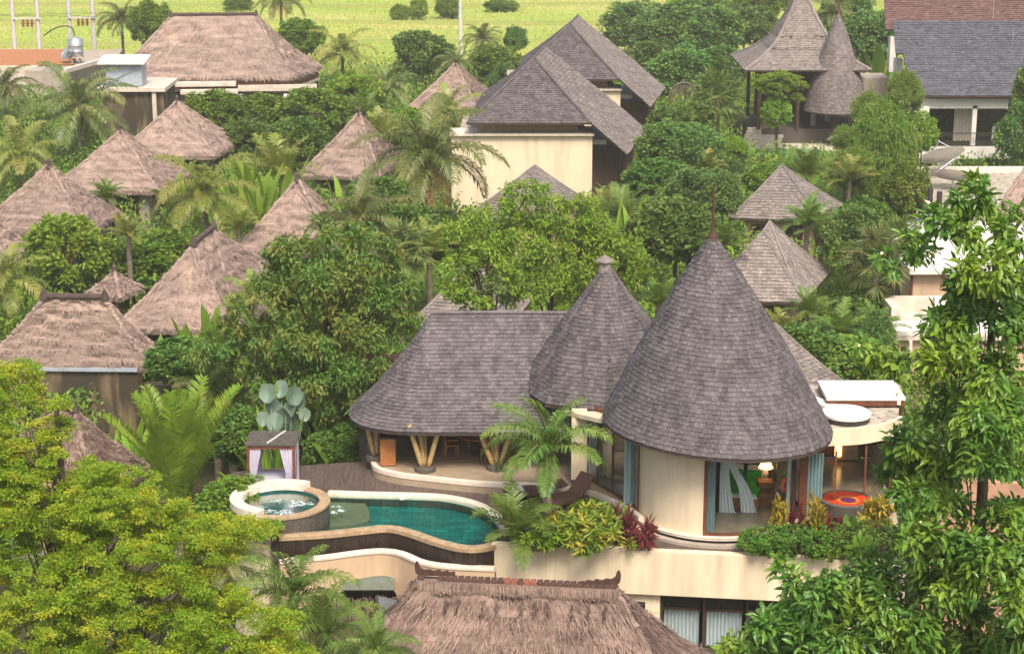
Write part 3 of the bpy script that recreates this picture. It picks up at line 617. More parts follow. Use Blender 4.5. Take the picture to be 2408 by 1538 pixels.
def hip_house(name, label, cat, L, F, R, zE, apex=None, ridge=None, kind='thatch', wall='greywall', over=.8, dens=40, group=None, sag=.12, row=.26, wid=.24, base=0.0, posts=False, seed=1, sl=.5, sw=.028, shing='shingle', wins=2, th=.28, tm='thatch'):
    rng = np.random.default_rng(seed); A, B, C, D = corners(L, F, R, zE); mid = (A + B + C + D) / 4
    faces, (R0, R1) = roof_faces(A, B, C, D, apex, ridge)
    t = thing(name, label, cat, (mid[0], mid[1], base), group)
    mb = MB()
    for i, f in enumerate(faces):
        S = quadS(*f[:2], *f[2:], sag=sag)
        if kind == 'thatch': thatch(mb, S, rng, dens, sl=sl, sw=sw, th=th)
        else: shingles(mb, S, row, wid, rng, 0, .035)
    if kind == 'thatch':
        for a, b in ((R0, A), (R1, B), (R1, C), (R0, D)):
            pts = [a + (b - a) * x - np.array((0, 0, sag * math.sin(PI * x))) for x in np.linspace(0, 1, 6)]
            for p_, q_ in zip(pts[:-1], pts[1:]): hip_ridge(mb, p_, q_, .10, rng)
    else:
        for a, b in ((R0, A), (R1, B), (R1, C), (R0, D), (R0, R1)):
            if np.linalg.norm(b - a) > .2:
                pts = [a + (b - a) * x - np.array((0, 0, sag * math.sin(PI * x) * (a is not R0 or b is not R1))) for x in np.linspace(0, 1, 9)]
                mb.tube(np.array(pts) + (0, 0, .02), .06, 6, 0)
    rf = mb.build('roof', [M[tm], M['thatch_dark']] if kind == 'thatch' else [M[shing], M['deckboard']], t)
    fb = MB()
    if kind == 'thatch':
        if ridge is None:
            fb.lathe(R0 - (0, 0, .12), [(.26, 0), (.17, .12), (.1, .28), (.13, .36), (.05, .5), (0, .62)], 10, 0)
            add_leaves(fb, np.repeat(R0[None] + (0, 0, .1), 40, 0), unit(rng.normal(size=(40, 3)) + (0, 0, .2)), rng.uniform(.2, .4, 40), .02, rng)
            fb.build('finial', M['thatch_dark'], rf)
        else:
            fb.tube([R0 + (R1 - R0) * x + (0, 0, .12 + .03 * math.sin(x * 40)) for x in np.linspace(-.02, 1.02, 14)], .13, 8, 0)
            for e in (R0, R1): fb.lathe(e, [(.2, 0), (.14, .2), (.05, .42), (0, .5)], 8, 0)
            fb.build('ridge_cap', M['thatch_dark'], rf)
    ins = lambda p, o: mid + (p - mid) * (1 - o / (np.linalg.norm((p - mid)[:2]) * .72))
    wp = [ins(p, over) for p in (A, B, C, D)]
    FOOT.append([p[:2] for p in (ins(A, .2), ins(B, .2), ins(C, .2), ins(D, .2))])
    wm = MB(); wm.prism(wp, base, zE + .1); wm.build('wall', M[wall], t)
    for k, (a, b) in enumerate(((wp[0], wp[1]), (wp[1], wp[2]))):
        ln = np.linalg.norm((b - a)[:2]); d = (b - a) / ln; rz = math.atan2(d[1], d[0]); out = np.array((d[1], -d[0], 0))
        n = wins if k == 0 else 1
        for i in range(n):
            c = a + d * ln * (i + .5) / n; w = min(1.5, ln / n * .55); hh = zE - base
            wb = MB(); wb.box((c[0] + out[0] * .02, c[1] + out[1] * .02, base + hh * .52), (w, .1, hh * .62), rz); o = wb.build('window', M['darkglass'], t)
            fm = MB()
            for s in (-1, 0, 1): fm.box(c * (1, 1, 0) + out * .05 + d * s * w / 2 + (0, 0, base + hh * .52), (.09, .14, hh * .66), rz)
            for s in (-1, 1): fm.box(c * (1, 1, 0) + out * .05 + (0, 0, base + hh * (.52 + s * .315)), (w - .1, .12, .09), rz)
            fm.build('frame', M['redwood'], o)
    for c in (A, B, C, D) if kind == 'thatch' else ():
        p = ins(c, .35); pm = MB(); pm.tube([(p[0], p[1], base), (p[0], p[1], zE + .15)], .09, 8); pm.build('post', M['darkwood'], t)
    return t
# ------------------------------------------------------------------ setting: ground, field
g = MB(); g.prism([(-400, 5), (400, 5), (400, 900), (-400, 900)], -.6, 0, bottom=False); tag(g.build('ground', M['soil']), kind='structure')
M['rice'] = mat('young_rice', rgb(.27, .35, .075), rgb(.33, .40, .10), .05, rough=.9, spec=.1, c3=rgb(.45, .40, .18), s3=.03, st3=(1, 2.2, 1), lo3=.48, hi3=.7, bump=.5, bscale=3)
f = MB(); rng = np.random.default_rng(5)
for i in range(14):                                     # terraced paddies, each a sheet a little higher than the last
    y0 = 190 + i * 22; f.prism([(-200, y0), (260, y0 + 8), (260, y0 + 31), (-200, y0 + 23)], -.1, .004 + .05 * i)
tag(f.build('rice_field', M['rice']), kind='structure')
fb = MB()
for i in range(1, 14):
    y0 = 190 + i * 22; pth = np.array([(x, y0 + (x + 200) * 8 / 460 + 1.6 * math.sin(x * .06 + i * 2), 0) for x in np.linspace(-140, 140, 60)])
    tn = np.gradient(pth[:, :2], axis=0); tn /= np.linalg.norm(tn, axis=1)[:, None]; nn = np.stack([-tn[:, 1], tn[:, 0]], 1) * .45
    q = lambda s, z: np.concatenate([pth[:, :2] + nn * s, np.full((60, 1), z)], 1)
    fb.grid(np.stack([q(-1.3, 0), q(-.7, .42 + .05 * i), q(.7, .42 + .05 * i), q(1.3, 0)], 1), flip=True)
tag(fb.build('field_bunds', mat('grassy_bund', rgb(.20, .26, .06), rgb(.27, .26, .09), .3, rough=.95)), kind='structure')
k = 130000; q = np.stack([rng.uniform(-85, 85, k), 188 + 160 * rng.random(k) ** 1.5, np.zeros(k)], 1); q[:, 2] = .05 * np.maximum(0, (q[:, 1] - 190) / 22)
gm = MB(); add_leaves(gm, q, unit(rng.normal(size=(k, 3)) * .35 + (0, 0, 1)), rng.uniform(.2, .45, k), .06, rng)
M['rice_leaf'] = leafmat('rice_leaf', rgb(.27, .35, .075), rgb(.34, .41, .10), rgb(.44, .39, .18), .3, .7, .1, .03)
tag(gm.build('rice_grass', M['rice_leaf']), 'bright green young rice growing over the far field', 'grass', kind='stuff')
# ------------------------------------------------------------------ villa terrace
ZD = 3.3
T = lambda u, v, z=ZD: P(u, v, z)
wall_l, wall_r = T(1163, 1279, 3.36), T(2112, 1322, 3.36)
far = [(770, 1162), (850, 1165), (1000, 1169), (1060, 1175), (1110, 1187), (1145, 1204), (1168, 1226), (1178, 1250), (1170, 1272)]
near = [(1165, 1270), (1120, 1279), (1080, 1276), (1030, 1263), (980, 1246), (940, 1235), (900, 1232), (850, 1237), (760, 1246), (655, 1252)]
def smooth(pts, n=6):
    pts = np.array(pts, float); k = len(pts); out = []
    for i in range(k - 1):
        p0, p1, p2, p3 = pts[max(i - 1, 0)], pts[i], pts[i + 1], pts[min(i + 2, k - 1)]
        for t in np.linspace(0, 1, n, endpoint=False):
            out.append(.5 * ((2 * p1) + (p2 - p0) * t + (2 * p0 - 5 * p1 + 4 * p2 - p3) * t * t + (3 * p1 - p0 - 3 * p2 + p3) * t ** 3))
    return np.array(out + [pts[-1]])
farw = smooth([T(*p) for p in far]); nearw = smooth([T(*p, 3.36) for p in near])
tubc = PY(660, 1180, 57.45); tubc[2] = ZD; TR = 1.55
pool_poly = list(farw) + list(nearw) + [T(650, 1225), T(690, 1180)]
d = MB()
right_edge = wall_r; bl = PY(1204, 769, 1)
deck = [(-5.9, 69), tuple(T(850, 1085)[:2]), tuple(T(700, 1095)[:2]), tuple(T(545, 1110)[:2]), tuple(T(515, 1165)[:2]), tuple(T(540, 1215)[:2]), tuple(T(700, 1175)[:2])] + [tuple(p[:2]) for p in farw] + [tuple(wall_l[:2] + (.02, .1)), tuple(wall_r[:2] + (0, .1)), (wall_r[0], 70)]
d.prism(deck, 1.95, ZD, 0); tag(d.build('pool_deck', M['deckfloor']), kind='structure')
FOOT.append([(-13.8, 71), (-13.8, 57), (-9, 55.2), (13.5, 53), (13.5, 71)])
# pool
pool = thing('swimming_pool', 'curved green tiled swimming pool with pale far edge and overflowing near edge', 'pool', T(980, 1210))
b = MB(); b.prism([p[:2] for p in pool_poly], 2.0, 2.93); b.build('floor', M['tile_pool'], pool)
b = MB(); led = smooth([T(690, 1165, 2.9), T(790, 1163, 2.9), T(850, 1185, 2.9), T(868, 1215, 2.9), T(845, 1240, 2.9), T(655, 1250, 2.9), T(640, 1210, 2.9)])
b.prism([p[:2] for p in led], 2.6, 3.04); b.build('shallow_ledge', M['tile_ledge'], pool)
b = MB(); ww = np.array(pool_poly); ring = np.concatenate([ww, ww[:1]])
b.grid(np.stack([ring * (1, 1, 0) + (0, 0, 2.93), ring * (1, 1, 0) + (0, 0, ZD - .03)], 1)); b.build('side_wall', M['tile_pool'], pool)
b = MB(); b.prism([p[:2] for p in pool_poly], 3.2, 3.255, bottom=False); b.build('water', M['water'], pool)
def strip(mb, path, w0, w1, z0, z1, m=0):
    path = np.array(path); tn = np.gradient(path[:, :2], axis=0); tn /= np.linalg.norm(tn, axis=1)[:, None]
    nn = np.stack([-tn[:, 1], tn[:, 0]], 1); a = path[:, :2] + nn * w0; b_ = path[:, :2] + nn * w1; k = len(path)
    z = lambda p, h: np.concatenate([p, np.full((k, 1), h)], 1)
    G = np.stack([z(a, z0), z(a, z1), z(b_, z1), z(b_, z0), z(a, z0)], 1); mb.grid(G, m)
    for e in (0, -1): mb.add(G[e][:4], [(0, 1, 2, 3)], m)
b = MB(); strip(b, farw[:-4], -.02, .3, ZD - .1, ZD + .05); b.build('far_coping', M['stone_white'], pool, bevel=.015)
b = MB(); strip(b, nearw, -.02, .3, ZD - .12, ZD + .03); b.build('overflow_coping', M['stone_brown'], pool, bevel=.015)
b = MB(); strip(b, nearw, .02, .26, 2.4, ZD - .12); b.build('overflow_wall', M['dark_stone'], pool)
b = MB(); p = T(945, 1177, 3.2); b.lathe(p + (0, .1, .02), [(0, .09), (.07, .08), (.1, 0)], 12); b.build('skimmer', M['white'], pool)
# catch basin wall below the pool
cap = smooth([P(u, v, 2.74) for u, v in [(655, 1316), (700, 1311), (760, 1306), (850, 1294), (905, 1291), (950, 1298), (1000, 1318), (1060, 1327), (1164, 1332)]])
bw = thing('basin_wall', 'pinkish cream curved wall with white cap below the overflowing pool edge', 'wall', cap[20])
zlow = np.interp(np.linspace(0, 1, len(cap)), [0, .2, .32, .42, .52, .6, .68, .76, 1], [.9, 1.3, 1.62, 1.72, 1.66, 1.42, 1.0, 0, 0])[:, None]
b = MB(); cx = cap[:, :2]; tn = np.gradient(cx, axis=0); tn /= np.linalg.norm(tn, axis=1)[:, None]; nn = np.stack([-tn[:, 1], tn[:, 0]], 1)
fa, ba = cx - nn * .25, cx - nn * .02; top = np.full((len(cap), 1), 2.69); H_ = np.concatenate
b.grid(np.stack([H_([fa, zlow], 1), H_([fa, top], 1), H_([ba, top], 1), H_([ba, zlow], 1), H_([fa, zlow], 1)], 1))
b.build('wall', M['pink_plaster'], bw)
b = MB(); strip(b, cap, -.28, .02, 2.69, 2.77); b.build('cap', M['stone_white'], bw, bevel=.01)
b = MB(); strip(b, cap, .02, .8, 2.35, 2.45); b.build('gutter', M['dark_stone'], bw)
b = MB(); strip(b, cap, .7, .9, -.3, 2.35); b.build('back_wall', M['stained'], bw)
# arched store opening under it
ap = P(890, 1440, .3)
# front fascia wall
fw = thing('terrace_wall', 'long smooth cream front wall of the raised terrace above dark windows', 'wall', (wall_l + wall_r) / 2)
dv = (wall_r - wall_l); ln = np.linalg.norm(dv[:2]); dv = dv / ln; rz = math.atan2(dv[1], dv[0]); outw = np.array((dv[1], -dv[0], 0))
def wbox(mb, s0, s1, z0, z1, o0, o1, m=0):
    c = wall_l + dv * (s0 + s1) / 2 + outw * (o0 + o1) / 2
    mb.box((c[0], c[1], (z0 + z1) / 2), (s1 - s0, abs(o1 - o0), z1 - z0), rz, m)
b = MB(); wbox(b, 0, ln, 1.92, 3.36, -.28, 0); wbox(b, -.1, .38, -.2, 3.355, -.25, .012); b.build('fascia', M['cream'], fw, bevel=.02)
b = MB(); wbox(b, .4, 5.1, -.4, 1.92, -.5, -.22); wbox(b, ln - .6, ln, -.4, 1.92, -.5, -.22); b.build('lower_wall', M['cream'], fw)
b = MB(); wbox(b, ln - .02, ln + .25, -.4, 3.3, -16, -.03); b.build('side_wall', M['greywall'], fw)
b = MB(); wbox(b, 4.35, 4.65, 1.2, 1.6, -.23, -.19); b.build('vent_window', M['darkglass'], fw)
for i in range(5):
    s = 5.1 + i * 1.32
    b = MB(); wbox(b, s + .08, s + 1.24, -.3, 1.25, -.62, -.58); wo = b.build('window', M['glass'], fw)
    b = MB(); wbox(b, s + .08, s + 1.24, 1.32, 1.9, -.62, -.58); b.build('transom', M['darkglass'], fw)
    b = MB(); wbox(b, s, s + .08, -.4, 1.92, -.66, -.5); wbox(b, s + .08, s + 1.24, 1.25, 1.32, -.66, -.54); b.build('frame', M['darkwood'], wo)
    b = MB(); wv = [wall_l + dv * (s + .1 + 1.1 * q) + outw * (-.8 + .04 * math.sin(q * 60)) for q in np.linspace(0, 1, 60)]
    G = np.stack([np.array(wv) * (1, 1, 0) + (0, 0, -.3), np.array(wv) * (1, 1, 0) + (0, 0, 1.28)], 1); b.grid(G); b.build('curtain', M['fabric_white'], wo)
b = MB(); wbox(b, 5.1, ln, -.4, 1.92, -1.6, -1.5); b.build('room_back', M['darkwood'], fw)
b = MB(); a0 = wall_l + dv * 7.7 + outw * .1; G = np.array([[a0 * (1, 1, 0) + dv * x * (1 - .0) + outw * (.08 * math.sin(x * 5)) + (0, 0, zt) for zt in ((1.25 - .33 * x) , -.3)] for x in np.linspace(0, 1.7, 14)])
b.grid(G); so = b.build('shade_cloth', M['navy']); tag(so, 'dark navy shade cloth hung slanting before the lower windows', 'shade cloth')
sd = so.modifiers.new('Solid', 'SOLIDIFY'); sd.thickness = .01
# planter block left of the pool
pb = thing('planter_box', 'cream walled planter with grey stained rim left of the pool overflow', 'planter', T(600, 1255, 2))
pl = [P(545, 1262, 3.3), P(628, 1265, 3.3), P(655, 1240, 3.3), P(560, 1235, 3.3)]
b = MB(); b.prism([p[:2] for p in pl], -.2, 2.95); b.build('body', M['cream'], pb)
ctr = sum(pl) / 4; b = MB(); b.prism([ctr[:2] + (p[:2] - ctr[:2]) * 1.03 for p in pl], 2.95, 3.3); b.build('rim', M['concrete'], pb)
# hot tub
ht = thing('hot_tub', 'round bubbling stone hot tub at the left end of the pool', 'hot tub', tubc)
b = MB(); b.lathe(tubc, [(TR - .28, .02), (TR, .02), (TR, .50), (TR - .28, .50), (TR - .28, .02)], 48, 0); b.lathe(tubc, [(TR, -1.0), (TR, .02)], 48, 0)
b.build('outer_wall', M['grey_stone'], ht)
b = MB(); b.lathe(tubc, [(TR - .32, .50), (TR + .03, .50), (TR + .03, .56), (TR - .32, .56), (TR - .32, .50)], 40, 0, math.radians(-18), math.radians(150)); b.build('brown_rim', M['stone_brown'], ht)
b = MB()
for a0, a1 in ((150, 342),):
    b.lathe(tubc, [(TR - .34, .50), (TR + .06, .50), (TR + .06, .74), (TR - .34, .74), (TR - .34, .50)], 44, 0, math.radians(a0), math.radians(a1))
    for q in (a0, a1):
        q = math.radians(q); b.add([(tubc[0] + r * math.sin(q), tubc[1] - r * math.cos(q), tubc[2] + z) for r, z in ((TR - .34, .5), (TR + .06, .5), (TR + .06, .74), (TR - .34, .74))], [(0, 1, 2, 3)])
b.build('white_rim', M['stone_white'], ht)
b = MB(); b.lathe(tubc, [(0, .1), (TR - .28, .1)], 40); b.lathe(tubc, [(TR - .285, .1), (TR - .285, .5)], 40); b.build('basin', M['tub_tile'], ht)
b = MB(); b.lathe(tubc, [(0, .43), (TR - .29, .43)], 40); b.build('water', M['water'], ht)
rng = np.random.default_rng(8)
def foam(p, R, seed):
    r = np.random.default_rng(seed); b = MB(); na, nr = 28, 9
    a = np.linspace(0, 2 * PI, na); G = []
    for i in range(nr):
        q = i / (nr - 1); rr = R * q * (1 + .35 * np.sin(a * 3 + seed) * q + .18 * np.sin(a * 7 + seed * 2))
        z = .005 + np.maximum(0, r.normal(size=na) * .012 * (1 - q) + .03 * (1 - q) ** 2)
        z[-1] = z[0]; G.append(np.stack([p[0] + rr * np.cos(a), p[1] + rr * .7 * np.sin(a), p[2] + z - .012 * q], 1))
    b.grid(np.array(G)); b.build('foam', M['foam'], ht, smooth=False)
for i, (dx, dy, s) in enumerate(((-.75, -.25, .26), (-.3, -.55, .22), (.6, .15, .42), (.2, -.7, .36), (-.2, .35, .24))): foam(tubc + (dx, dy, .435), s, i)
for q, (u, v) in enumerate(((790, 1190), (800, 1200), (782, 1204))): foam(np.array(T(u, v, 3.25)), .2, 9 + q)
# ------------------------------------------------------------------ canopy daybed
dc = PY(645, 1138, 60.0); db = thing('canopy_daybed', 'red brown four poster daybed with pale curtains behind the hot tub', 'daybed', (dc[0], dc[1], ZD))
W2, D2, HB = .75, .62, 1.78
def dbp(x, y, z): return (dc[0] + x, dc[1] + y, ZD + z)
for sx in (-1, 1):
    for sy in (-1, 1):
        b = MB(); b.box(dbp(sx * W2, sy * D2, HB / 2), (.09, .09, HB)); b.build('post', M['redwood'], db, bevel=.008)
b = MB(); b.box(dbp(0, 0, HB + .04), (2 * W2 + .16, 2 * D2 + .16, .07)); o = b.build('canopy_roof', M['grey_stone'], db)
b = MB(); b.beam(dbp(-.1, -D2 - .05, HB + .1), dbp(.35, D2, HB + .1), .035, .04); b.build('pole', M['white'], o)
b = MB()
for s in (-1, 1):
    b.box(dbp(0, s * D2, HB - .06), (2 * W2 - .09, .07, .12)); b.box(dbp(s * W2, 0, HB - .06), (.07, 2 * D2 - .09, .12))
b.build('rail', M['redwood'], db)
b = MB(); b.box(dbp(0, 0, .24), (2 * W2 - .1, 2 * D2 - .1, .34)); b.build('base', M['wood'], db, bevel=.01)
b = MB(); b.box(dbp(0, .04, .45), (2 * W2 - .14, 2 * D2 - .24, .1)); b.build('mattress', M['fabric_lilac'], db, bevel=.04)
for i, (x, y, ax) in enumerate(((-W2 + .2, -D2, 0), (W2 - .22, -D2, 0), (W2, -D2 + .25, 1), (W2, D2 - .2, 1), (-W2, -D2 + .25, 1), (-W2 + .2, D2, 0))):
    b = MB(); G = []
    for z in np.linspace(0, HB - .1, 12):
        wd = .10 + .14 * abs(z / HB - .42) / .5 + (.05 if z < .2 else 0)
        row = []
        for q in np.linspace(-1, 1, 22):
            s = q * wd; n = .035 * math.sin(q * 16)
            sh = -.1 * np.sign(x) * max(0, .42 - abs(z / HB - .42)) * (1 if ax == 0 else 0)
            row.append(dbp(x + s + -sh if ax == 0 else x + n, y + n if ax == 0 else y + s, z + .03))
        G.append(row)
    b.grid(np.array(G)); b.build('curtain', M['fabric_lilac'], db, smooth=True)
# ------------------------------------------------------------------ bamboo pavilion
pv = thing('bamboo_pavilion', 'open sided bamboo pavilion under a long curved grey shingle roof', 'pavilion', PY(1120, 1090, 63))
ZP = 3.68
edge = smooth([P(u, v, ZP) for u, v in [(872, 1078), (882, 1098), (930, 1112), (1000, 1121), (1130, 1134), (1260, 1139), (1370, 1152), (1430, 1172), (1480, 1198), (1503, 1215)]])
b = MB(); b.prism([p[:2] for p in edge] + [(edge[-1][0], 68), (-5.6, 68)], 3.0, ZP - .004); b.build('floor', M['tile_floor'], pv)
b = MB(); strip(b, edge, -.02, .16, ZP - .14, ZP + .01); b.build('step_edge', M['stone_white'], pv, bevel=.01)
b = MB(); strip(b, edge, .02, .12, ZD - .05, ZP - .14); b.build('plinth', M['stone_brown'], pv)
Rl, Rr = PY(1012, 738, 63.6), PY(1345, 742, 63.6); Rr[2] = Rl[2]
ZE = 5.22; hw = 3.3; Lst = (PY(1420, 1010, 60.3)[0] - Rl[0]); arc = 2.85
per = [Lst, PI * 3.1, Lst]; tot = sum(per)
hk = np.array([0, .27, .56, .81, 1]); gk = np.array([0, .40, .72, .92, 1])
def Spav(s, t):
    s = np.asarray(s, float); t = np.asarray(t, float); d = s * tot
    h = .75 * t + .25 * np.interp(np.interp(t, gk, hk), hk, hk)
    gd = np.where((d > per[0]) & (d < per[0] + per[1]), 1.0, .55)
    drop = np.interp(t, [0, .25, .5, .75, 1], [0, .33, .6, .83, 1.0])
    zz = Rl[2] - (Rl[2] - ZE) * drop
    a = np.clip((d - per[0]) / per[1], 0, 1) * PI
    ra = np.where(np.abs(a - PI / 2) < 9, 1, 1)
    x1 = Rl[0] + np.clip(per[0] - d, 0, Lst) + np.clip(d - per[0] - per[1], 0, Lst)
    x = x1 - np.sin(a) * arc * t
    y = Rl[1] - np.cos(a) * hw * t
    z = zz + .12 * np.sin(a) * t * (t > .5) * 0 - .28 * np.sin(a) ** 2 * t ** 2
    return np.stack([x, y, z], -1)
rng = np.random.default_rng(11)
b = MB()
shingles(b, Spav, .145, .155, rng, 0, .025, nu=60, nv=16, s0=0, s1=per[0] / tot)
shingles(b, Spav, .145, .155, rng, 0, .025, nu=50, nv=16, s0=per[0] / tot, s1=(per[0] + per[1]) / tot)
shingles(b, Spav, .25, .3, rng, 0, .025, nu=20, nv=10, s0=(per[0] + per[1]) / tot, s1=1)
b.tube([Rl + (0, 0, .03), (Rl + Rr) / 2 + (0, 0, .05), Rr + (0, 0, .03)], .07, 8, 0)
b.build('roof', [M['shingle'], M['deckboard']], pv)
def column(base, tops, r=.085):
    cb = MB(); cb.lathe(base + (0, 0, -.02), [(.36, 0), (.36, .14), (.32, .18), (0, .18)], 16); fo = cb.build('column_foot', M['grey_stone'], pv)
    for tp in tops:
        cb = MB(); a = base + (tp - base) * .0 + (np.array((tp[0] - base[0], tp[1] - base[1], 0)) * .18) + (0, 0, .1)
        n = 7; pts = [a + (tp - a) * q for q in np.linspace(0, 1, n)]
        cb.tube(pts, r, 10)
        for q in pts[1:-1]: cb.lathe(q, [(r * 1.02, -.02), (r * 1.12, 0), (r * 1.02, .02)], 10)
        cb.build('column', M['bamboo'], pv, smooth=True)
for (u, v, tops) in ((1000, 1106, ((962, 1016, -.3), (986, 1012, .3), (997, 1012, .7), (1034, 1018, -.3))), (1168, 1102, ((1124, 1020, -.3), (1152, 1018, .4), (1166, 1018, .2), (1204, 1024, -.3))), (884, 1078, ((860, 1000, 0), (886, 1003, .2), (900, 1003, .5)))):
    bs = P(u, v, ZP); column(bs, [PY(a, c, bs[1] + dy) + (0, 0, .25) for a, c, dy in tops])
for x in (-3.2, -.4, 2.2):
    bs = np.array((x, 65.2, ZP)); column(bs, [bs + (dx, dy, 2.5) for dx, dy in ((-.5, .3), (.5, .3), (0, -.5))], .075)
b = MB(); b.box((-1.0, 66.6, ZP + 1.2), (8.6, .12, 2.5)); b.box((3.4, 65.6, ZP + 1.2), (.12, 2.0, 2.5)); b.build('back_wall', M['darkwood'], pv)
# furniture under the roof
cbn = thing('kitchen_counter', 'plain warm wood counter at the left end of the open pavilion', 'counter', P(914, 1090, ZP))
c0 = P(914, 1090, ZP); b = MB(); b.box(c0 + (0, .45, .5), (.52, 1.5, .94)); b.build('cabinet', M['wood'], cbn, bevel=.01)
b = MB(); b.box(c0 + (0, .45, 1.0), (.6, 1.56, .05)); b.build('worktop', M['darkwood'], cbn)
b = MB(); b.beam(c0 + (.2, .6, 1.0), c0 + (.2, .6, 1.45), .03, .03); b.tube([c0 + (.2, .6, 1.4), c0 + (.22, .5, 1.52), c0 + (.2, .36, 1.4)], .015, 6); b.build('tap', M['steel'], cbn)
tb0 = P(1125, 1088, ZP) + (0, .9, 0)
tbl = thing('dining_table', 'dark round dining table set inside the bamboo pavilion', 'table', tb0)
b = MB(); b.lathe(tb0, [(0, .70), (.72, .70), (.74, .73), (.72, .76), (0, .76)], 28); b.build('tabletop', M['wood'], tbl)
b = MB(); b.lathe(tb0, [(.3, 0), (.28, .05), (.09, .1), (.08, .6), (.2, .70)], 16); b.build('pedestal', M['darkwood'], tbl)
for i, (dx, dy, lab) in enumerate(((-.95, -.2, 'slim wooden dining chair left of the round pavilion table'), (.35, -.85, 'slim wooden dining chair in front of the round pavilion table'), (-.2, .95, 'slim wooden dining chair behind the round pavilion table'), (1.0, .2, 'slim wooden dining chair right of the round pavilion table'))):
    p = tb0 + (dx, dy, 0); rzz = math.atan2(-dy, -dx) - PI / 2
    ch = thing('dining_chair', lab, 'chair', p, 'chairs around the pavilion table', rzz)
    b = MB(); b.box((0, 0, .44), (.46, .44, .05)); b.build('seat', M['wood'], ch, world=False, bevel=.01)
    b = MB(); b.box((0, -.22, .82), (.46, .035, .22)); b.box((0, -.22, .62), (.42, .03, .05)); b.build('backrest', M['wood'], ch, world=False)
    for sx in (-1, 1):
        b = MB(); b.beam((sx * .2, .2, 0), (sx * .2, .2, .42), .04, .04); b.build('leg', M['wood'], ch, world=False)
        b = MB(); b.beam((sx * .21, -.22, 0), (sx * .21, -.22, .93), .04, .04); b.build('leg', M['wood'], ch, world=False)
        b = MB(); b.box((sx * .23, 0, .64), (.035, .42, .03)); b.build('armrest', M['wood'], ch, world=False)
# ------------------------------------------------------------------ middle pointed roof with entrance
eh = thing('entrance_hall', 'glass fronted entrance hall under the middle pointed shingle roof with small cap', 'building', PY(1425, 1150, 62.5))
ec = PY(1424, 900, 62.4); eap = PY(1422, 632, 62.4)
def Soct(s, t):
    s = np.asarray(s, float); t = np.asarray(t, float); a = 2 * PI * s + PI / 8
    m = np.cos(PI / 8) / np.cos((a - PI / 8 + PI / 8) % (PI / 4) - PI / 8)
    r = np.interp(t, [0, .06, .46, .8, 1], [.16, .34, 1.62, 2.5, 2.95]) * m
    return np.stack([ec[0] + r * np.sin(a), ec[1] - r * np.cos(a), eap[2] + (ec[2] - .1 - eap[2]) * t], -1)
b = MB()
for i in range(8): shingles(b, Soct, .145, .155, rng, 0, .025, nu=6, nv=12, s0=i / 8 + 1e-4, s1=(i + 1) / 8 - 1e-4)
for i in range(8):
    b.tube([Soct(np.array(i / 8.), np.array(q)) + (0, 0, .03) for q in np.linspace(0, 1, 8)], .045, 5, 0)
er = b.build('roof', [M['shingle'], M['deckboard']], eh)
b = MB(); b.lathe(eap, [(.22, -.12), (.2, .14), (.18, .22)], 12); b.lathe(eap, [(.16, .2), (.34, .24), (.33, .28), (.16, .40), (.04, .46), (0, .5)], 4, 0); b.build('cap', M['shingle_brown'], er)
b = MB(); V = [Soct(np.array(.0), np.array(q)) for q in (0, 1)]
b.build('x', M['cream']) if False else None
gx = smooth([P(u, v, ZP) for u, v in [(1382, 1125), (1405, 1138), (1440, 1158), (1475, 1180), (1500, 1200)]], 4)
b = MB(); strip(b, gx, -.03, 0, ZP + .02, ZP + 2.55); b.build('glass_wall', M['glass'], eh)
b = MB(); strip(b, gx, -.06, .03, ZP, ZP + .05); strip(b, gx, -.06, .03, ZP + 2.55, ZP + 2.65)
for q in gx[::4]: b.box(q + (0, 0, 1.3), (.06, .06, 2.6))
b.build('glass_frame', M['redwood'], eh)
for (u, v, w) in ((1388, 1130, .3), (1492, 1192, .34)):
    c = P(u, v, ZP) + (0, .16, 0); b = MB(); q = np.linspace(-1, 1, 30)
    G = np.stack([np.stack([c[0] + q * w, c[1] + .05 * np.sin(q * 18) + 0 * q, np.full(30, z)], 1) for z in (ZP + .05, ZP + 2.5)], 0); b.grid(G); b.build('curtain', M['fabric_white'] if u < 1400 else M['fabric_aqua'], eh, smooth=True)
b = MB(); b.box((4.6, 66.4, ZP + 1.3), (4.2, .12, 2.6)); b.build('back_wall', M['mural'], eh)
b = MB(); b.box(P(1363, 1060, 5) * (1, 1, 0) + (0, .6, ZP + 1.35), (.5, .2, 2.4)); b.build('wall', M['cream'], eh)
b = MB(); s0, s1 = PY(1340, 962, 60.6), PY(1440, 985, 58.6); b.beam(s0, s1, .9, .14); s0, s1 = PY(1385, 940, 61.4), PY(1450, 955, 59.6); b.beam(s0, s1, .5, .3)
b.build('canopy_slab', M['cream'], eh)
# ------------------------------------------------------------------ cone roofed bedroom
cc = PY(1686, 1000, 57.7); ZF = 3.56
ch_ = thing('cone_house', 'tall cone roofed round bedroom house with spire and cream wall', 'building', (cc[0], cc[1], ZF))
czE = 6.43; cap_ = PY(1676, 555, 57.7)
kt = np.array([0, .083, .33, .61, .85, 1]); kr = np.array([.10, .46, 1.39, 2.40, 3.16, 3.62])
tf = np.linspace(0, 1, 60); rf_ = np.interp(tf, kt, kr)
for _ in range(60): rf_[1:-1] = (rf_[:-2] + 2 * rf_[1:-1] + rf_[2:]) / 4
def Scone(s, t):
    s = np.asarray(s, float); t = np.asarray(t, float); a = 2 * PI * s
    r = np.interp(t, tf, rf_); x = r * np.sin(a)
    px = cap_[0] + (cc[0] - cap_[0]) * t
    return np.stack([px + x, cc[1] - r * np.cos(a), cap_[2] + (czE - cap_[2]) * t - .055 * x], -1)
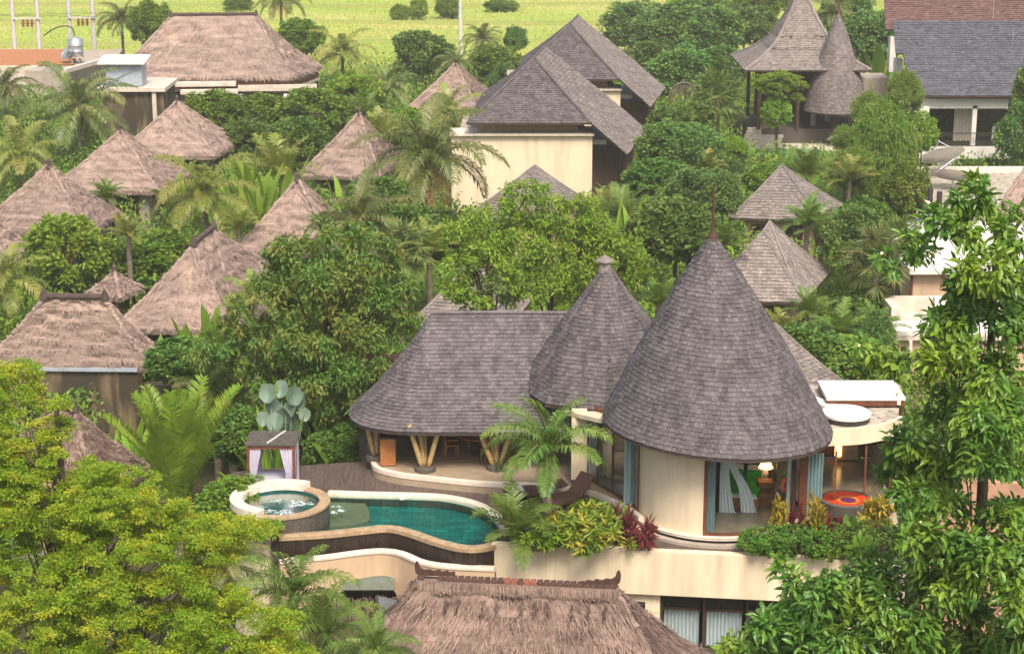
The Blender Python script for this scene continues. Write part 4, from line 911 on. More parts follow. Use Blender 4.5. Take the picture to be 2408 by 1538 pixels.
b = MB(); shingles(b, Scone, .145, .155, rng, 0, .024, nu=72, nv=24, closed=True, slopeN=80); cr = b.build('roof', [M['shingle'], M['deckboard']], ch_)
b = MB(); b.lathe(cap_ - (0, 0, .1), [(.20, -.06), (.15, .08), (.085, .2), (.05, .34), (.045, .6), (.06, .62), (.04, .66), (.038, 1.3), (.055, 1.32), (.03, 1.36), (.02, 1.72), (0, 1.74)], 12); b.build('spire', M['crest'], cr)
rad = math.radians
b = MB(); b.arc_wall(cc, 2.55, rad(-104), rad(-13.5), ZF, 6.5, .18, 40); b.build('wall', M['cream'], ch_)
b = MB(); b.arc_wall(cc, 2.55, rad(80), rad(256), ZF, 6.5, .18, 40); b.build('back_wall', M['mural'], ch_)
b = MB(); b.lathe((cc[0], cc[1], 0), [(0, ZF), (2.78, ZF), (2.76, ZF - .01), (2.76, ZF - .08), (2.68, ZF - .08)], 60, 0); b.build('floor', M['stone_white'], ch_)
b = MB(); b.lathe((cc[0], cc[1], 0), [(2.68, ZF - .08), (2.68, ZD)], 60, 0); b.build('drum', M['grey_stone'], ch_)
b = MB(); b.lathe((cc[0], cc[1], 0), [(0, ZF + .008), (2.5, ZF + .008)], 60, 0); b.build('polished_floor', M['tile_floor'], ch_)
b = MB(); b.arc_wall(cc, 2.96, rad(-75), rad(40), ZD, ZD + .1, .2, 30); b.build('gutter', M['greywall'], ch_)
b = MB(); b.arc_wall(cc, 2.52, rad(-13), rad(74), ZF + .08, 6.45, .015, 30); b.build('glass_wall', M['glass'], ch_)
b = MB(); b.arc_wall(cc, 2.56, rad(-13), rad(79), ZF + .01, ZF + .08, .1, 30)
for q in (-13, 74, 79): b.box((cc[0] + 2.51 * math.sin(rad(q)), cc[1] - 2.51 * math.cos(rad(q)), (ZF + 6.45) / 2), (.10, .10, 6.45 - ZF), rad(q))
b.build('window_frame', M['redwood'], ch_)
def curtain_arc(parent, c, r, a0, a1, z0, z1, m, n=50, fold=26, amp=.04, name='curtain'):
    q = np.linspace(a0, a1, n); G = []
    for z in np.linspace(z0, z1, 5):
        rr = r + amp * np.sin(np.linspace(0, fold, n)); G.append(np.stack([c[0] + rr * np.sin(q), c[1] - rr * np.cos(q), np.full(n, z)], 1))
    mb = MB(); mb.grid(np.array(G)); return mb.build(name, m, parent, smooth=True)
curtain_arc(ch_, cc, 2.38, rad(-12), rad(-6), ZF + .04, 6.4, M['fabric_aqua'])
curtain_arc(ch_, cc, 2.38, rad(64), rad(74), ZF + .04, 6.4, M['fabric_white'])
# bed with canopy inside
bp0 = P(1742, 1203, ZF) + (.1, .85, 0)
bed = thing('canopy_bed', 'double bed with bright green cover and white canopy curtains in the cone house', 'bed', bp0, None, -.25)
b = MB(); b.box((0, .2, .22), (1.3, 1.9, .34)); b.build('frame', M['wood'], bed, world=False, bevel=.02)
b = MB(); b.box((0, .2, .50), (1.2, 1.8, .24)); b.build('mattress', M['fabric_white'], bed, world=False, bevel=.05)
b = MB(); b.box((0, -.1, .56), (1.26, 1.2, .22)); b.build('cover', M['green_cloth'], bed, world=False, bevel=.05)
for x in (-.36, .36):
    b = MB(); b.box((x, .9, .80), (.6, .18, .42), R=np.array(Matrix.Rotation(-.35, 3, 'X'))); b.build('pillow', M['fabric_white'], bed, world=False, bevel=.07)
    b = MB(); b.box((x * .8, .7, .72), (.5, .16, .32), R=np.array(Matrix.Rotation(-.4, 3, 'X'))); b.build('cushion', M['green_cloth'], bed, world=False, bevel=.06)
for path in (((1705, 1070, 8), (1704, 1110, 11), (1706, 1160, 14), (1711, 1222, 20)), ((1715, 1070, 8), (1727, 1105, 9), (1750, 1150, 13), (1762, 1214, 19))):
    sm = smooth(path, 5); G = []
    for (u, v, wd) in sm:
        c = PY(u, v, 57.15); w_ = wd * mpp(v, 57.15)
        G.append([(c[0] + w_ * q, c[1] + .04 * math.sin(q * 13), max(ZF + .02, c[2])) for q in np.linspace(-1, 1, 20)])
    b = MB(); b.grid(np.array(G)); b.build('canopy_curtain', M['fabric_white'], bed, smooth=True)
sp = P(1800, 1190, ZF) + (0, .2, 0)
ns = thing('bedside_cabinet', 'small warm wood bedside cabinet beside the green bed', 'cabinet', sp)
b = MB(); b.box(sp + (0, 0, .42), (.5, .45, .8)); b.build('body', M['wood'], ns, bevel=.015)
b = MB(); b.box(sp + (0, -.235, .55), (.42, .02, .22)); b.build('drawer', M['redwood'], ns)
la = thing('table_lamp', 'lit table lamp with cream shade on the bedside cabinet', 'lamp', sp + (0, 0, .82))
b = MB(); b.lathe(sp + (0, 0, .82), [(.10, 0), (.10, .03), (.05, .05), (.09, .2), (.06, .36), (.015, .42), (.015, .5)], 14); b.build('base', M['stone_white'], la)
b = MB(); b.lathe(sp + (0, 0, .82), [(.24, .42), (.09, .72)], 20); b.build('shade', M['lampshade'], la)
# ------------------------------------------------------------------ bathroom annexe
ax = thing('bathroom_annexe', 'flat roofed curved glass bathroom right of the cone house', 'building', PY(1985, 1100, 59))
fr = smooth([P(u, v, 6.1) for u, v in [(1890, 1015), (1945, 1012), (2020, 1008), (2075, 998), (2112, 985)]], 5)
zc = 6.1; bk_ = [P(2118, 905, zc), P(1880, 905, zc)]
b = MB(); b.prism([p[:2] for p in fr] + [p[:2] for p in bk_], 5.72, zc); b.build('roof_slab', M['stained_roof'], ax)
b = MB(); strip(b, fr, -.14, .0, 5.62, zc + .06); b.build('fascia', M['cream'], ax)
b = MB(); c0, c1 = P(1932, 925, 6.3), P(2116, 927, 6.3); b.box((c0 + c1) / 2 + (0, 0, .12), (np.linalg.norm(c1 - c0), 2.0, .1), 0); us = b.build('upper_slab', M['white'], ax)
b = MB(); b.box((c0 + c1) / 2 - (0, 0, .03), (np.linalg.norm(c1 - c0) - .05, 1.94, .2), 0); b.build('slab_shadow_edge', M['redwood'], us)  # red-brown band puts the shadow edge below the slab into colour
b = MB(); c0, c1 = P(1905, 938, 6.2), P(1972, 962, 6.2); b.beam(c0, c1, .5, .1); b.build('step_slab', M['white'], ax)
b = MB(); v0 = PY(2114, 1000, 60); b.beam(v0 + (0, 0, -2), v0 + (0, 0, .3), .18, .18); b.beam(v0 + (.0, .2, .9), PY(2114, 945, 63), .12, .5); b.build('parapet', M['concrete'], ax)
sk = P(1990, 973, 6.3)
b = MB(); b.lathe(sk, [(.76, -.2), (.78, 0)], 32); so_ = b.build('skylight_curb', M['blackmetal'], ax)
b = MB(); b.lathe(sk, [(.80, -.02), (.80, .06), (.74, .1), (0, .12)], 32); b.build('skylight_cover', M['white'], so_)
gl = smooth([P(u, v, ZF) for u, v in [(1893, 1215), (1960, 1208), (2030, 1196), (2090, 1180)]], 4)
b = MB(); strip(b, gl, 0, .02, ZF, 5.62); b.build('glass_wall', M['glass'], ax)
b = MB()
for q in gl[::4]: b.box(q + (0, 0, 1.05), (.06, .06, 2.1))
b.build('glass_frame', M['redwood'], ax)
b = MB(); b.box(gl[0] + (-.12, .0, 1.1), (.22, .16, 2.6)); b.build('corner_post', M['redwood'], ax)
c = gl[0] + (.22, .25, 0); q = np.linspace(-1, 1, 30); b = MB(); b.grid(np.stack([np.stack([c[0] + q * .34, c[1] + .05 * np.sin(q * 20), np.full(30, z)], 1) for z in (ZF + .03, 5.6)], 0)); b.build('curtain', M['fabric_aqua'], ax, smooth=True)
b = MB(); b.box((11.2, 62.6, 4.7), (4.4, .12, 2.2)); b.box((12.4, 60.5, 4.6), (.12, 3.6, 2.0)); b.build('back_wall', M['mural'], ax)
b = MB(); b.box((11.5, 62.3, 4.7), (.7, .4, 2.1)); b.build('inner_column', M['pink_plaster'], ax)
b = MB(); b.prism([p[:2] for p in gl] + [(12.3, 62.5), (8.5, 62.5)], ZD, ZF); b.build('floor', M['tile_floor'], ax)
sc_ = PY(1970, 1052, 62.3)
ls = thing('wall_sconce', 'glowing tube wall lamp inside the dark bathroom', 'lamp', sc_ - (0, .15, .25)); b = MB(); b.lathe(sc_ - (0, .15, .25), [(.12, 0), (.12, .55)], 14); b.build('shade', M['sconce'], ls)
b = MB(); b.box(sc_ - (0, .03, .0), (.1, .06, .2)); b.build('bracket', M['redwood'], ls)
bt = P(1990, 1172, 4.05)
tub = thing('round_bathtub', 'round grey bathtub covered with red and yellow flower petals', 'bathtub', bt * (1, 1, 0) + (0, 0, ZF))
b = MB(); b.lathe(bt * (1, 1, 0), [(.72, ZF), (.82, ZF + .1), (.84, 4.05), (.74, 4.08), (.72, 4.0)], 32); b.build('basin', M['grey_stone'], tub)
b = MB(); b.lathe(bt * (1, 1, 0), [(0, 4.03), (.73, 4.03)], 32); o = b.build('petals', M['petals'], tub)
b = MB(); b.lathe(bt * (1, 1, 0) + (.05, -.1, 0), [(.26, 4.036), (.36, 4.036)], 28, 0); b.build('petal_ring', M['petals_y'], o)
b = MB(); b.lathe(bt * (1, 1, 0) + (.05, -.1, 0), [(.0, 4.04), (.27, 4.04)], 5, 0); b.build('petal_star', M['petals_p'], o)
# ------------------------------------------------------------------ sun loungers, bamboo fence
for i, (u, v, rz_, lab) in enumerate(((1252, 1172, 1.30, 'flat brown sun lounger half hidden behind the terrace palm'), (1335, 1188, .85, 'brown sun lounger with raised back on the right of the terrace palm'))):
    p = T(u, v); lo = thing('sun_lounger', lab, 'sun lounger', p, 'sun loungers by the pool', -rz_)
    up = .18 if i == 0 else .75
    b = MB(); b.box((0, -.3, .33), (.66, 1.3, .08)); b.build('seat', M['lounge'], lo, world=False, bevel=.02)
    b = MB(); b.beam((0, .33, .34), (0, .33 + .8 * math.cos(up), .34 + .8 * math.sin(up)), .66, .07); b.build('backrest', M['lounge'], lo, world=False, bevel=.02)
    for sx in (-1, 1):
        for y in (-.85, .6):
            b = MB(); b.box((sx * .28, y, .145), (.07, .07, .29)); b.build('leg', M['lounge'], lo, world=False)
    b = MB(); b.box((-.3, -.2, .26), (.05, 1.4, .08)); b.box((.3, -.2, .26), (.05, 1.4, .08)); b.build('frame', M['lounge'], lo, world=False)
bf = thing('bamboo_fence', 'weathered upright bamboo pole fence under the curved basin wall', 'fence', P(870, 1500, 0))
b = MB(); rng = np.random.default_rng(31); A_, B_ = P(785, 1520, .2), P(960, 1512, .2)
for q in np.linspace(0, 1, 64):
    p = A_ + (B_ - A_) * q; h = 1.75 + rng.normal() * .06; b.tube([p * (1, 1, 0), p * (1, 1, 0) + (rng.normal() * .02, 0, h)], rng.uniform(.016, .028), 6)
for z in (.5, 1.5): b.tube([A_ * (1, 1, 0) + (0, .04, z), B_ * (1, 1, 0) + (0, .04, z)], .02, 6)
b.build('pole_screen', M['fence_bamboo'], bf)
sh = thing('corrugated_sheet', 'leaning grey corrugated sheet behind the bamboo fence', 'metal sheet', P(905, 1410, 1.2))
b = MB(); q = np.linspace(0, 1, 70); c0 = P(890, 1425, 1.55); G = np.stack([np.stack([c0[0] + q * .95, c0[1] + .03 * np.sin(q * 80), np.full(70, z) - .25 * q], 1) for z in (.6, 1.9)], 0); b.grid(G); b.build('sheet', M['steel'], sh)
b = MB(); c0 = P(820, 1400, 1.6); b.box((c0[0] + .6, c0[1] + .5, 1.85), (1.6, .8, .04), R=np.array(Matrix.Rotation(.3, 3, 'X'))); tag(b.build('green_awning', mat('dull_green_sheet', rgb(.10, .12, .095), rgb(.15, .17, .14), 4)), 'dull green awning sheet under the curved basin wall', 'awning')
# ------------------------------------------------------------------ thatched houses
GB = 'small thatched bungalows in the garden'
hip_house('thatched_hall', 'big thatched hall with long level ridge at the edge of the rice field', 'house', (247, 184), (689, 182), (757, 156), 4.5, ridge=('x', .27, .73, 38, 36), wall='greywall', dens=40, over=1.2, sl=.6, sw=.03, seed=2, wins=5, sag=.35)
TH = dict(kind='thatch', group=GB, sl=.34, sw=.014, dens=90)
hip_house('thatched_bungalow', 'pyramid thatched bungalow just right of the big coconut palm, below the hall', 'bungalow', (265, 367), (507, 367), (568, 330), 2.9, apex=(417, 238), seed=3, **TH)
hip_house('thatched_bungalow', 'pyramid thatched bungalow overlapping the one behind it, above left of the banana leaves', 'bungalow', (113, 447), (371, 449), (449, 408), 2.7, apex=(287, 306), seed=4, **TH)
hip_house('thatched_bungalow', 'pyramid thatched bungalow with golden right slope above the big round bush', 'bungalow', (-73, 543), (215, 545), (283, 500), 2.6, apex=(120, 388), seed=5, **TH)
hip_house('thatched_bungalow', 'thatched roof cut off by the left edge above the leaning palm', 'bungalow', (-330, 625), (25, 618), (82, 585), 2.6, apex=(-70, 455), seed=6, **TH)
hip_house('thatched_bungalow', 'pyramid thatched bungalow half behind the tall coconut palm', 'bungalow', (700, 413), (895, 416), (950, 372), 2.7, apex=(853, 266), seed=7, **TH)
hip_house('thatched_bungalow', 'pyramid thatched bungalow with pale fronds over its front, behind the dark tree', 'bungalow', (548, 590), (800, 598), (850, 548), 2.7, apex=(701, 421), seed=8, **TH)
hip_house('thatched_bungalow', 'small pyramid thatched bungalow left of the two storey shingle house', 'bungalow', (955, 256), (1125, 258), (1168, 226), 2.8, apex=(1075, 149), seed=9, **TH)
hip_house('thatched_house', 'larger thatched house with a slanting ridge above the banana clump', 'house', (270, 770), (560, 780), (690, 648), 2.7, ridge=('y', .30, .62, 577, 540), kind='thatch', sl=.36, sw=.015, dens=130, seed=10)
hip_house('thatched_house', 'thatched house with dark level ridge cap above a stained wall', 'house', (-45, 860), (354, 862), (392, 836), 3.2, ridge=('x', .34, .70, 703, 705), kind='thatch', wall='pink_plaster', sl=.28, sw=.012, dens=260, seed=11)
hip_house('thatched_shrine', 'tiny thatched shrine roof tucked between the round bush and the slanting thatched house', 'shrine', (203, 690), (283, 702), (336, 676), 2.6, apex=(270, 640), kind='thatch', sl=.3, sw=.016, dens=110, seed=12, over=.5, wins=1, sag=.06, th=.2)
hip_house('thatched_house', 'steep thatched house behind the yellow green tree at lower left', 'house', (-60, 1170), (235, 1190), (352, 1098), 2.5, ridge=('x', .42, .62, 962, 966), kind='thatch', sl=.3, sw=.012, dens=240, tm='thatch_near', seed=13)
hip_house('thatched_house', 'thatched roof at the right edge behind the glossy leaved tree', 'house', (2250, 628), (2560, 640), (2640, 560), 2.9, apex=(2455, 325), kind='thatch', sl=.36, sw=.016, dens=120, seed=14)
# nearest thatched roof with its ornate ridge
L, F_, R_ = (640, 1770), (1690, 1795), (1722, 1568)
nt_ = hip_house('thatched_house', 'nearest thatched roof with ornate dark ridge tiles at the bottom edge', 'house', L, F_, R_, 2.2, ridge=('x', .28, .74, 1368, 1390), kind='thatch', sl=.42, sw=.011, dens=420, tm='thatch_near', seed=15, sag=.2, base=-.5)
rr = [c for c in nt_.children if c.name.startswith('roof')][0]
for ch in list(rr.children): bpy.data.objects.remove(ch)
A, B, C, D = corners(L, F_, R_, 2.2); fcs, (R0, R1) = roof_faces(A, B, C, D, ridge=('x', .28, .74, 1368, 1390))
rng = np.random.default_rng(77)
b = MB(); b.beam(R0 - (R1 - R0) * .01 + (0, 0, .02), R1 + (R1 - R0) * .01 + (0, 0, .02), .34, .16)
for q in rng.random(900):
    p = R0 + (R1 - R0) * q; b.beam(p + (0, -.17, .08), p + (rng.normal() * .03, -.25, -.16 + rng.normal() * .04), .02, .01)
b.build('straw_ridge', M['thatch_near'], rr)
dn = unit(A - R0 + B - R1)
for i in range(11):
    b = MB(); p = R0 + (R1 - R0) * (i + .5 + rng.normal() * .15) / 11 + dn * .45
    for j in range(22):
        c = p + dn * (j * .018) + np.array((rng.normal() * .025, 0, .10)); add_leaves(b, c[None], unit(dn + rng.normal(size=3) * .25)[None], .16, .012, rng)
    b.build('dark_straw_tuft', M['thatch_dark'], rr)
n = 30
for i in range(n):
    p, q = R0 + (R1 - R0) * i / n, R0 + (R1 - R0) * (i + .96) / n
    if i in (1, 2): continue
    tm = MB(); k = 7
    G = np.array([[pp * (1, 1, 0) + (0, .13 * math.sin(a), pp[2] + .11 + .10 * math.cos(a) + .02 * e) for a in np.linspace(-1.7, 1.7, k)] for e, pp in enumerate((p, p + (q - p) * .9))])
    tm.grid(G); tm.grid(G - (0, 0, .02), flip=True); o = tm.build('ridge_tile', M['terracotta'] if i in (13, 14, 16, 17) else M['crest'], rr, smooth=True)
for sgn, e in ((-1, R0), (1, R1)):
    tm = MB(); pts = [(0, 0), (.95, 0), (.95, .12), (.8, .10), (.76, .16), (.6, .12), (.55, .19), (.36, .15), (.3, .21), (.14, .19), (.04, .27), (.0, .46), (-.06, .52), (-.10, .36), (-.08, .12)]
    V = [e + (-sgn * x, y, .19 + z * .75) for y in (-.05, .05) for x, z in pts]; m_ = len(pts)
    tm.add(V, [tuple(range(m_)), tuple(range(2 * m_ - 1, m_ - 1, -1))] + [(i, (i + 1) % m_, m_ + (i + 1) % m_, m_ + i) for i in range(m_)])
    tm.build('ridge_ornament', M['crest'], rr)
# eaves fascia of the hall and its little flat porch roofs
hall = bpy.data.objects['thatched_hall']; A, B, C, D = corners((247, 184), (689, 182), (757, 156), 4.5); mid = (A + B + C + D) / 4
b = MB(); b.prism([(mid + (q - mid) * .965)[:2] for q in (A, B, C, D)], 3.55, 4.42); b.build('fascia_band', M['redwood'], hall)
b = MB(); b.prism([(mid + (q - mid) * .975)[:2] for q in (A, B, C, D)], 3.35, 3.55); b.build('ring_beam', M['concrete'], hall)
b = MB(); pa, pb_ = P(480, 190, 4.2), P(690, 196, 4.2); ho_ = thing('hall_porch', 'flat cream porch roof slabs in front of the thatched hall', 'porch', P(540, 210, 3.9) * (1, 1, 0))
b.beam(P(385, 199, 4.1), P(555, 197, 4.1), 1.2, .28); b.build('upper_slab', M['concrete'], ho_)
b = MB(); b.beam(P(425, 217, 3.7), P(560, 215, 3.7), 1.2, .25); b.build('lower_slab', M['concrete'], ho_)
for u in (563, 675):
    b = MB(); c = P(u, 222, 3.4); b.box(c * (1, 1, 0) + (0, 0, 1.7), (.5, .5, 3.4)); b.build('pillar', M['white'], ho_)
b = MB(); b.beam(P(560, 206, 4.0), P(745, 203, 4.0), .3, .3); b.build('beam', M['concrete'], ho_)
# ------------------------------------------------------------------ shingle houses
SG = dict(kind='shingle', shing='shingle_brown', sag=.08, row=.18, wid=.20)
GS = 'small hipped shingle houses'
hip_house('shingle_house', 'small shingle roof below the big cream wall of the two storey house', 'house', (1092, 510), (1345, 520), (1400, 482), 3.0, ridge=('y', .34, .66, 404, 390), seed=20, group=GS, wall='pink_plaster', **SG)
hip_house('shingle_house', 'hipped shingle house below the far slim cone roof, upper of two beside the spire', 'house', (1714, 513), (1936, 520), (1982, 482), 3.0, apex=(1832, 389), seed=21, group=GS, wall='pink_plaster', **SG)
hip_house('shingle_house', 'hipped shingle house right behind the big cone, with cream wall showing below its eave', 'house', (1634, 706), (1888, 712), (1952, 640), 3.0, ridge=('y', .38, .60, 546, 522), seed=22, group=GS, wall='pink_plaster', **SG)
hip_house('shingle_house', 'shingle roof sliver between the dark tree and the feathery trees', 'house', (960, 765), (1190, 780), (1250, 705), 3.0, ridge=('y', .38, .6, 622, 603), seed=23, group=GS, wall='pink_plaster', **SG)
hip_house('shingle_house', 'low shingle roof sliver right of the big cone above the white slab', 'house', (1620, 935), (1925, 938), (1995, 908), 3.9, ridge=('y', .4, .6, 770, 762), seed=24, group=GS, wall='pink_plaster', **SG)
def gable_house(label, dx, dy, seed):
    t = thing('two_storey_house', label, 'house', (2.0 + dx, 125 + dy, 0), 'two storey cream houses with long sloping shingle roofs'); o = np.array((dx, dy, 0)); rng = np.random.default_rng(seed)
    A, H, R0, R1 = np.array((-2.85, 119.2, 6.3)), np.array((4.95, 119.2, 6.3)), np.array((1.42, 123.4, 9.9)), np.array((2.2, 128.6, 10.0))
    E0, E1 = np.array((7.3, 119.9, 4.15)), np.array((9.2, 130.2, 4.15)); Bk, Bl = np.array((6.0, 133, 6.3)), np.array((-2.0, 133, 6.3))
    A, H, R0, R1, E0, E1, Bk, Bl = (p + o for p in (A, H, R0, R1, E0, E1, Bk, Bl))
    b = MB()
    shingles(b, quadS(R0, R0, A, H, .1), .18, .2, rng, 0, .03)
    shingles(b, quadS(R1, R0, Bl, A, .1), .3, .3, rng, 0, .03)
    shingles(b, quadS(R1, R1, Bk, Bl, .1), .4, .4, rng, 0, .03)
    b.tube([A + (R0 - A) * q for q in np.linspace(0, 1, 5)], .07, 6, 0); b.tube([H + (R0 - H) * q for q in np.linspace(0, 1, 5)], .09, 6, 0); b.tube([R0, R1], .09, 6, 0)
    rf = b.build('roof', [M['shingle'], M['deckboard']], t)
    b = MB()
    K0, K1 = H, H + (R1 - R0) * 1.6 + (.3, 2, 0); K1 = np.array((E1[0] - 2.4, E1[1] - .4, 6.25))
    shingles(b, quadS(R0, R1, K0, K1, .0), .26, .26, rng, 0, .045)
    shingles(b, quadS(K0, K1, E0, E1, .0), .26, .26, rng, 0, .045)
    b.build('side_roof', [M['shingle_brown'], M['deckboard']], rf)
    FOOT.append([(-4 + dx, 118 + dy), (9 + dx, 118 + dy), (10 + dx, 133 + dy), (-4 + dx, 133 + dy)])
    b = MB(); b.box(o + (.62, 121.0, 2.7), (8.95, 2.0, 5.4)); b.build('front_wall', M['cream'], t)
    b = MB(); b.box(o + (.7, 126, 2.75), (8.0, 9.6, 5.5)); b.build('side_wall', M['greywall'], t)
    b = MB(); b.box(o + (.62, 120.9, 5.47), (9.15, 2.4, .14)); b.build('ledge', M['stone_white'], t)
    b = MB(); b.box(o + (1.0, 121.4, 6.0), (6.4, .3, .95)); b.build('upper_wall', M['ochre'], t)
    b = MB(); b.box(o + (5.6, 121.6, 4.75), (.9, .7, .3)); b.build('balcony_basin', M['white'], t)
    for i in range(4):
        b = MB(); b.box(o + (4.76, 122.5 + 2 * i, 1.7), (.1, 1.5, 2.4)); b.build('window', M['darkglass'], t)
        b = MB(); b.box(o + (7.2, 121.5 + 2.5 * i, 2.1), (.16, .16, 4.2)); b.build('post', M['darkwood'], t)
    b = MB(); b.prism([(o + (4.8, 121.7, 0))[:2], (o + (6.9, 121.7, 0))[:2], (o + (8.4, 131, 0))[:2], (o + (4.8, 131, 0))[:2]], 0, 4.25); b.build('dark_screen_wall', M['darkwood'], t)  # dark block added under the slope, standing in for the shaded balcony
    b = MB(); b.box(o + (6.2, 127, 2.3), (2.9, 10, .15)); b.build('balcony_floor', M['darkwood'], t)
    b = MB(); b.box(o + (7.5, 127, 3.2), (.06, 10, .07)); b.box(o + (7.5, 127, 2.85), (.05, 10, .05))
    for i in range(22): b.box(o + (7.5, 122.2 + i * .46, 2.8), (.04, .04, .8))
    b.build('railing', M['redwood'], t)
gable_house('front two storey house with big blank cream wall under a long sloping shingle roof', 0, 0, 40)
gable_house('rear two storey house whose shingle roof rises behind the front one', 2.9, 20.5, 41)
# pagoda roofed pavilion
pg = thing('flared_pavilion', 'open pavilion with tall flared shingle roof up a flight of stone steps', 'pavilion', PY(1878, 330, 152) * (1, 1, 0))
ctr = PY(1878, 160, 152); ap_ = PY(1876, -30, 152); zE_ = P(1800, 165, 6.0)[2]; hwid = 148 * mpp(165, 148)
FOOT.append([(ctr[0] - 6, 144), (ctr[0] + 9, 144), (ctr[0] + 9, 160), (ctr[0] - 6, 160)])
b = MB(); rng = np.random.default_rng(50); kt_, kr_, kz_ = [0, .3, .55, .68, .82, 1], [.03, .20, .40, .54, .75, 1.0], [0, .34, .64, .77, .89, 1.0]
cs = [np.array((-1, -1)), np.array((1, -1)), np.array((1, 1)), np.array((-1, 1))]
for i in range(4):
    def S(s, t, p=cs[i], q=cs[(i + 1) % 4]):
        s = np.asarray(s, float); t = np.asarray(t, float); r = np.interp(t, kt_, kr_) * hwid
        xy = (p * (1 - s[..., None]) + q * s[..., None]) * r[..., None]
        return np.stack([ctr[0] + xy[..., 0], 152 + xy[..., 1], ap_[2] + (6.0 - ap_[2]) * np.interp(t, kt_, kz_)], -1)
    shingles(b, S, .18, .2, rng, 0, .03, slopeN=60)
    b.tube([S(np.array(0.), np.array(q)) + (0, 0, .03) for q in np.linspace(0, 1, 12)], .11, 6, 0)
b.build('roof', [M['shingle_brown'], M['deckboard']], pg)
for sx in (-.72, -.1, .5, .8):
    for sy in (-.72, .72):
        b = MB(); b.tube([(ctr[0] + sx * hwid, 152 + sy * hwid, 1.2), (ctr[0] + sx * hwid, 152 + sy * hwid, 6.2)], .16, 8); b.build('column', M['darkwood'], pg)
b = MB(); b.box((ctr[0] + 1, 152.5, .6), (8.4, 8, 1.3)); b.build('platform', M['grey_stone'], pg)
b = MB(); b.box((ctr[0] + 1, 155.5, 3.2), (8, .3, 4.5)); b.build('back_wall', M['darkwood'], pg)
for i in range(6):
    b = MB(); c = P(1772 + i * 4, 325 - i * 7, .15 + .2 * i); b.box((c[0], 147.2 - .15 + i * .45, .1 + .2 * i), (3.0, .6, .2)); b.build('step', M['concrete'], pg)
b = MB(); b.box((ctr[0] + 5.5, 151, 3.6), (2.5, 3, 3.0)); b.build('side_room', M['greywall'], pg)
tag((lambda o: o)((lambda m: (m.prism([p[:2] for p in smooth([P(1740, 352, .0), P(1760, 334, 0), P(1850, 330, 0), P(1960, 332, 0), P(2060, 336, 0), P(2040, 356, 0), P(1880, 352, 0), P(1740, 352, 0)], 4)][:-1], -.1, .12), m)[1])(MB()).build('resort_deck', M['concrete'])), kind='structure')
fp = thing('far_pool', 'far curved pool edge of pale stone in front of the pagoda steps', 'pool', P(1850, 355, .1))
b = MB(); pth = smooth([P(1750, 362, .14), P(1765, 351, .14), (P(1850, 347, .14)), P(1930, 352, .14), P(1990, 362, .14)], 6); strip(b, pth, -.3, .3, 0, .22); b.build('coping', M['stone_white'], fp)
b = MB(); b.prism([p[:2] for p in pth], .0, .1); b.build('water', M['tile_pool'], fp)
# slim cone on posts
sc1 = PY(1966, 258, 148.5); sca = PY(1972, 34, 148.5)
cg = thing('slim_cone_pavilion', 'slim tall shingle cone roof on pale posts over a round plinth', 'pavilion', sc1 * (1, 1, 0))
def Sc2(s, t):
    s = np.asarray(s, float); t = np.asarray(t, float); r = np.interp(t, [0, .08, .25, .5, .75, 1], [.1, .38, .86, 1.5, 2.04, 2.5]); a = 2 * PI * s
    return np.stack([sca[0] + (sc1[0] - sca[0]) * t + r * np.sin(a), 148.5 - r * np.cos(a), sca[2] + (sc1[2] - sca[2]) * t], -1)
b = MB(); shingles(b, Sc2, .18, .2, rng, 0, .03, nu=40, nv=14, closed=True); o = b.build('roof', [M['shingle_mid'], M['deckboard']], cg)
b = MB(); b.lathe(sca, [(.14, -.1), (.08, .3), (.05, 1.2), (0, 1.4)], 8); b.build('spire', M['redwood'], o)
c = P(1910, 330, .1)
b = MB(); b.tube([(c[0], c[1], 0), (c[0], c[1], sc1[2] + .4)], .2, 10); b.build('post', M['pole'], cg)
for dx, dy in ((3.0, .3), (1.5, 2.2)): b = MB(); b.tube([(c[0] + dx, c[1] + dy, 0), (c[0] + dx, c[1] + dy, sc1[2] + .4)], .2, 10); b.build('post', M['pole'], cg)
b = MB(); b.lathe((c[0] + .4, c[1], 0), [(1.6, 0), (1.6, .28), (1.1, .3), (1.1, .5), (0, .5)], 28); b.build('plinth', M['stone_brown'], cg)
b = MB(); c = P(1965, 338, .3); G = np.array([[(c[0] + x * 1.5 - .6, c[1] + y, .35 + .6 * (1 - y) * .5 + .3 * x + .1 * math.sin(x * 6 + y * 3)) for x in np.linspace(0, 1.8, 10)] for y in np.linspace(-.8, 1.2, 6)]); b.grid(G)
o = b.build('white_cover', M['white'], smooth=True); tag(o, 'crumpled white cover lying beside the slim cone pavilion', 'cover'); o.modifiers.new('Solid', 'SOLIDIFY').thickness = .05
# woven arch screen
b = MB(); c = P(1607, 243, 1.6); q = np.linspace(0, PI, 24)
b.tube([c * (1, 1, 0) + (1.15 * math.cos(a), 0, 2.2 + 1.1 * math.sin(a)) for a in q], .09, 6)
asn = thing('arched_screen', 'arched woven bamboo screen right of the rear shingle house', 'screen', c * (1, 1, 0)); b.build('arch', M['fence_bamboo'], asn)
b = MB()
for x in np.linspace(-1.1, 1.1, 30): b.beam(c * (1, 1, 0) + (x, .02, 0), c * (1, 1, 0) + (x, .02, 2.2 + 1.1 * math.sqrt(max(.02, 1 - (x / 1.15) ** 2))), .05, .03)
b.build('slats', M['fence_bamboo'], asn)
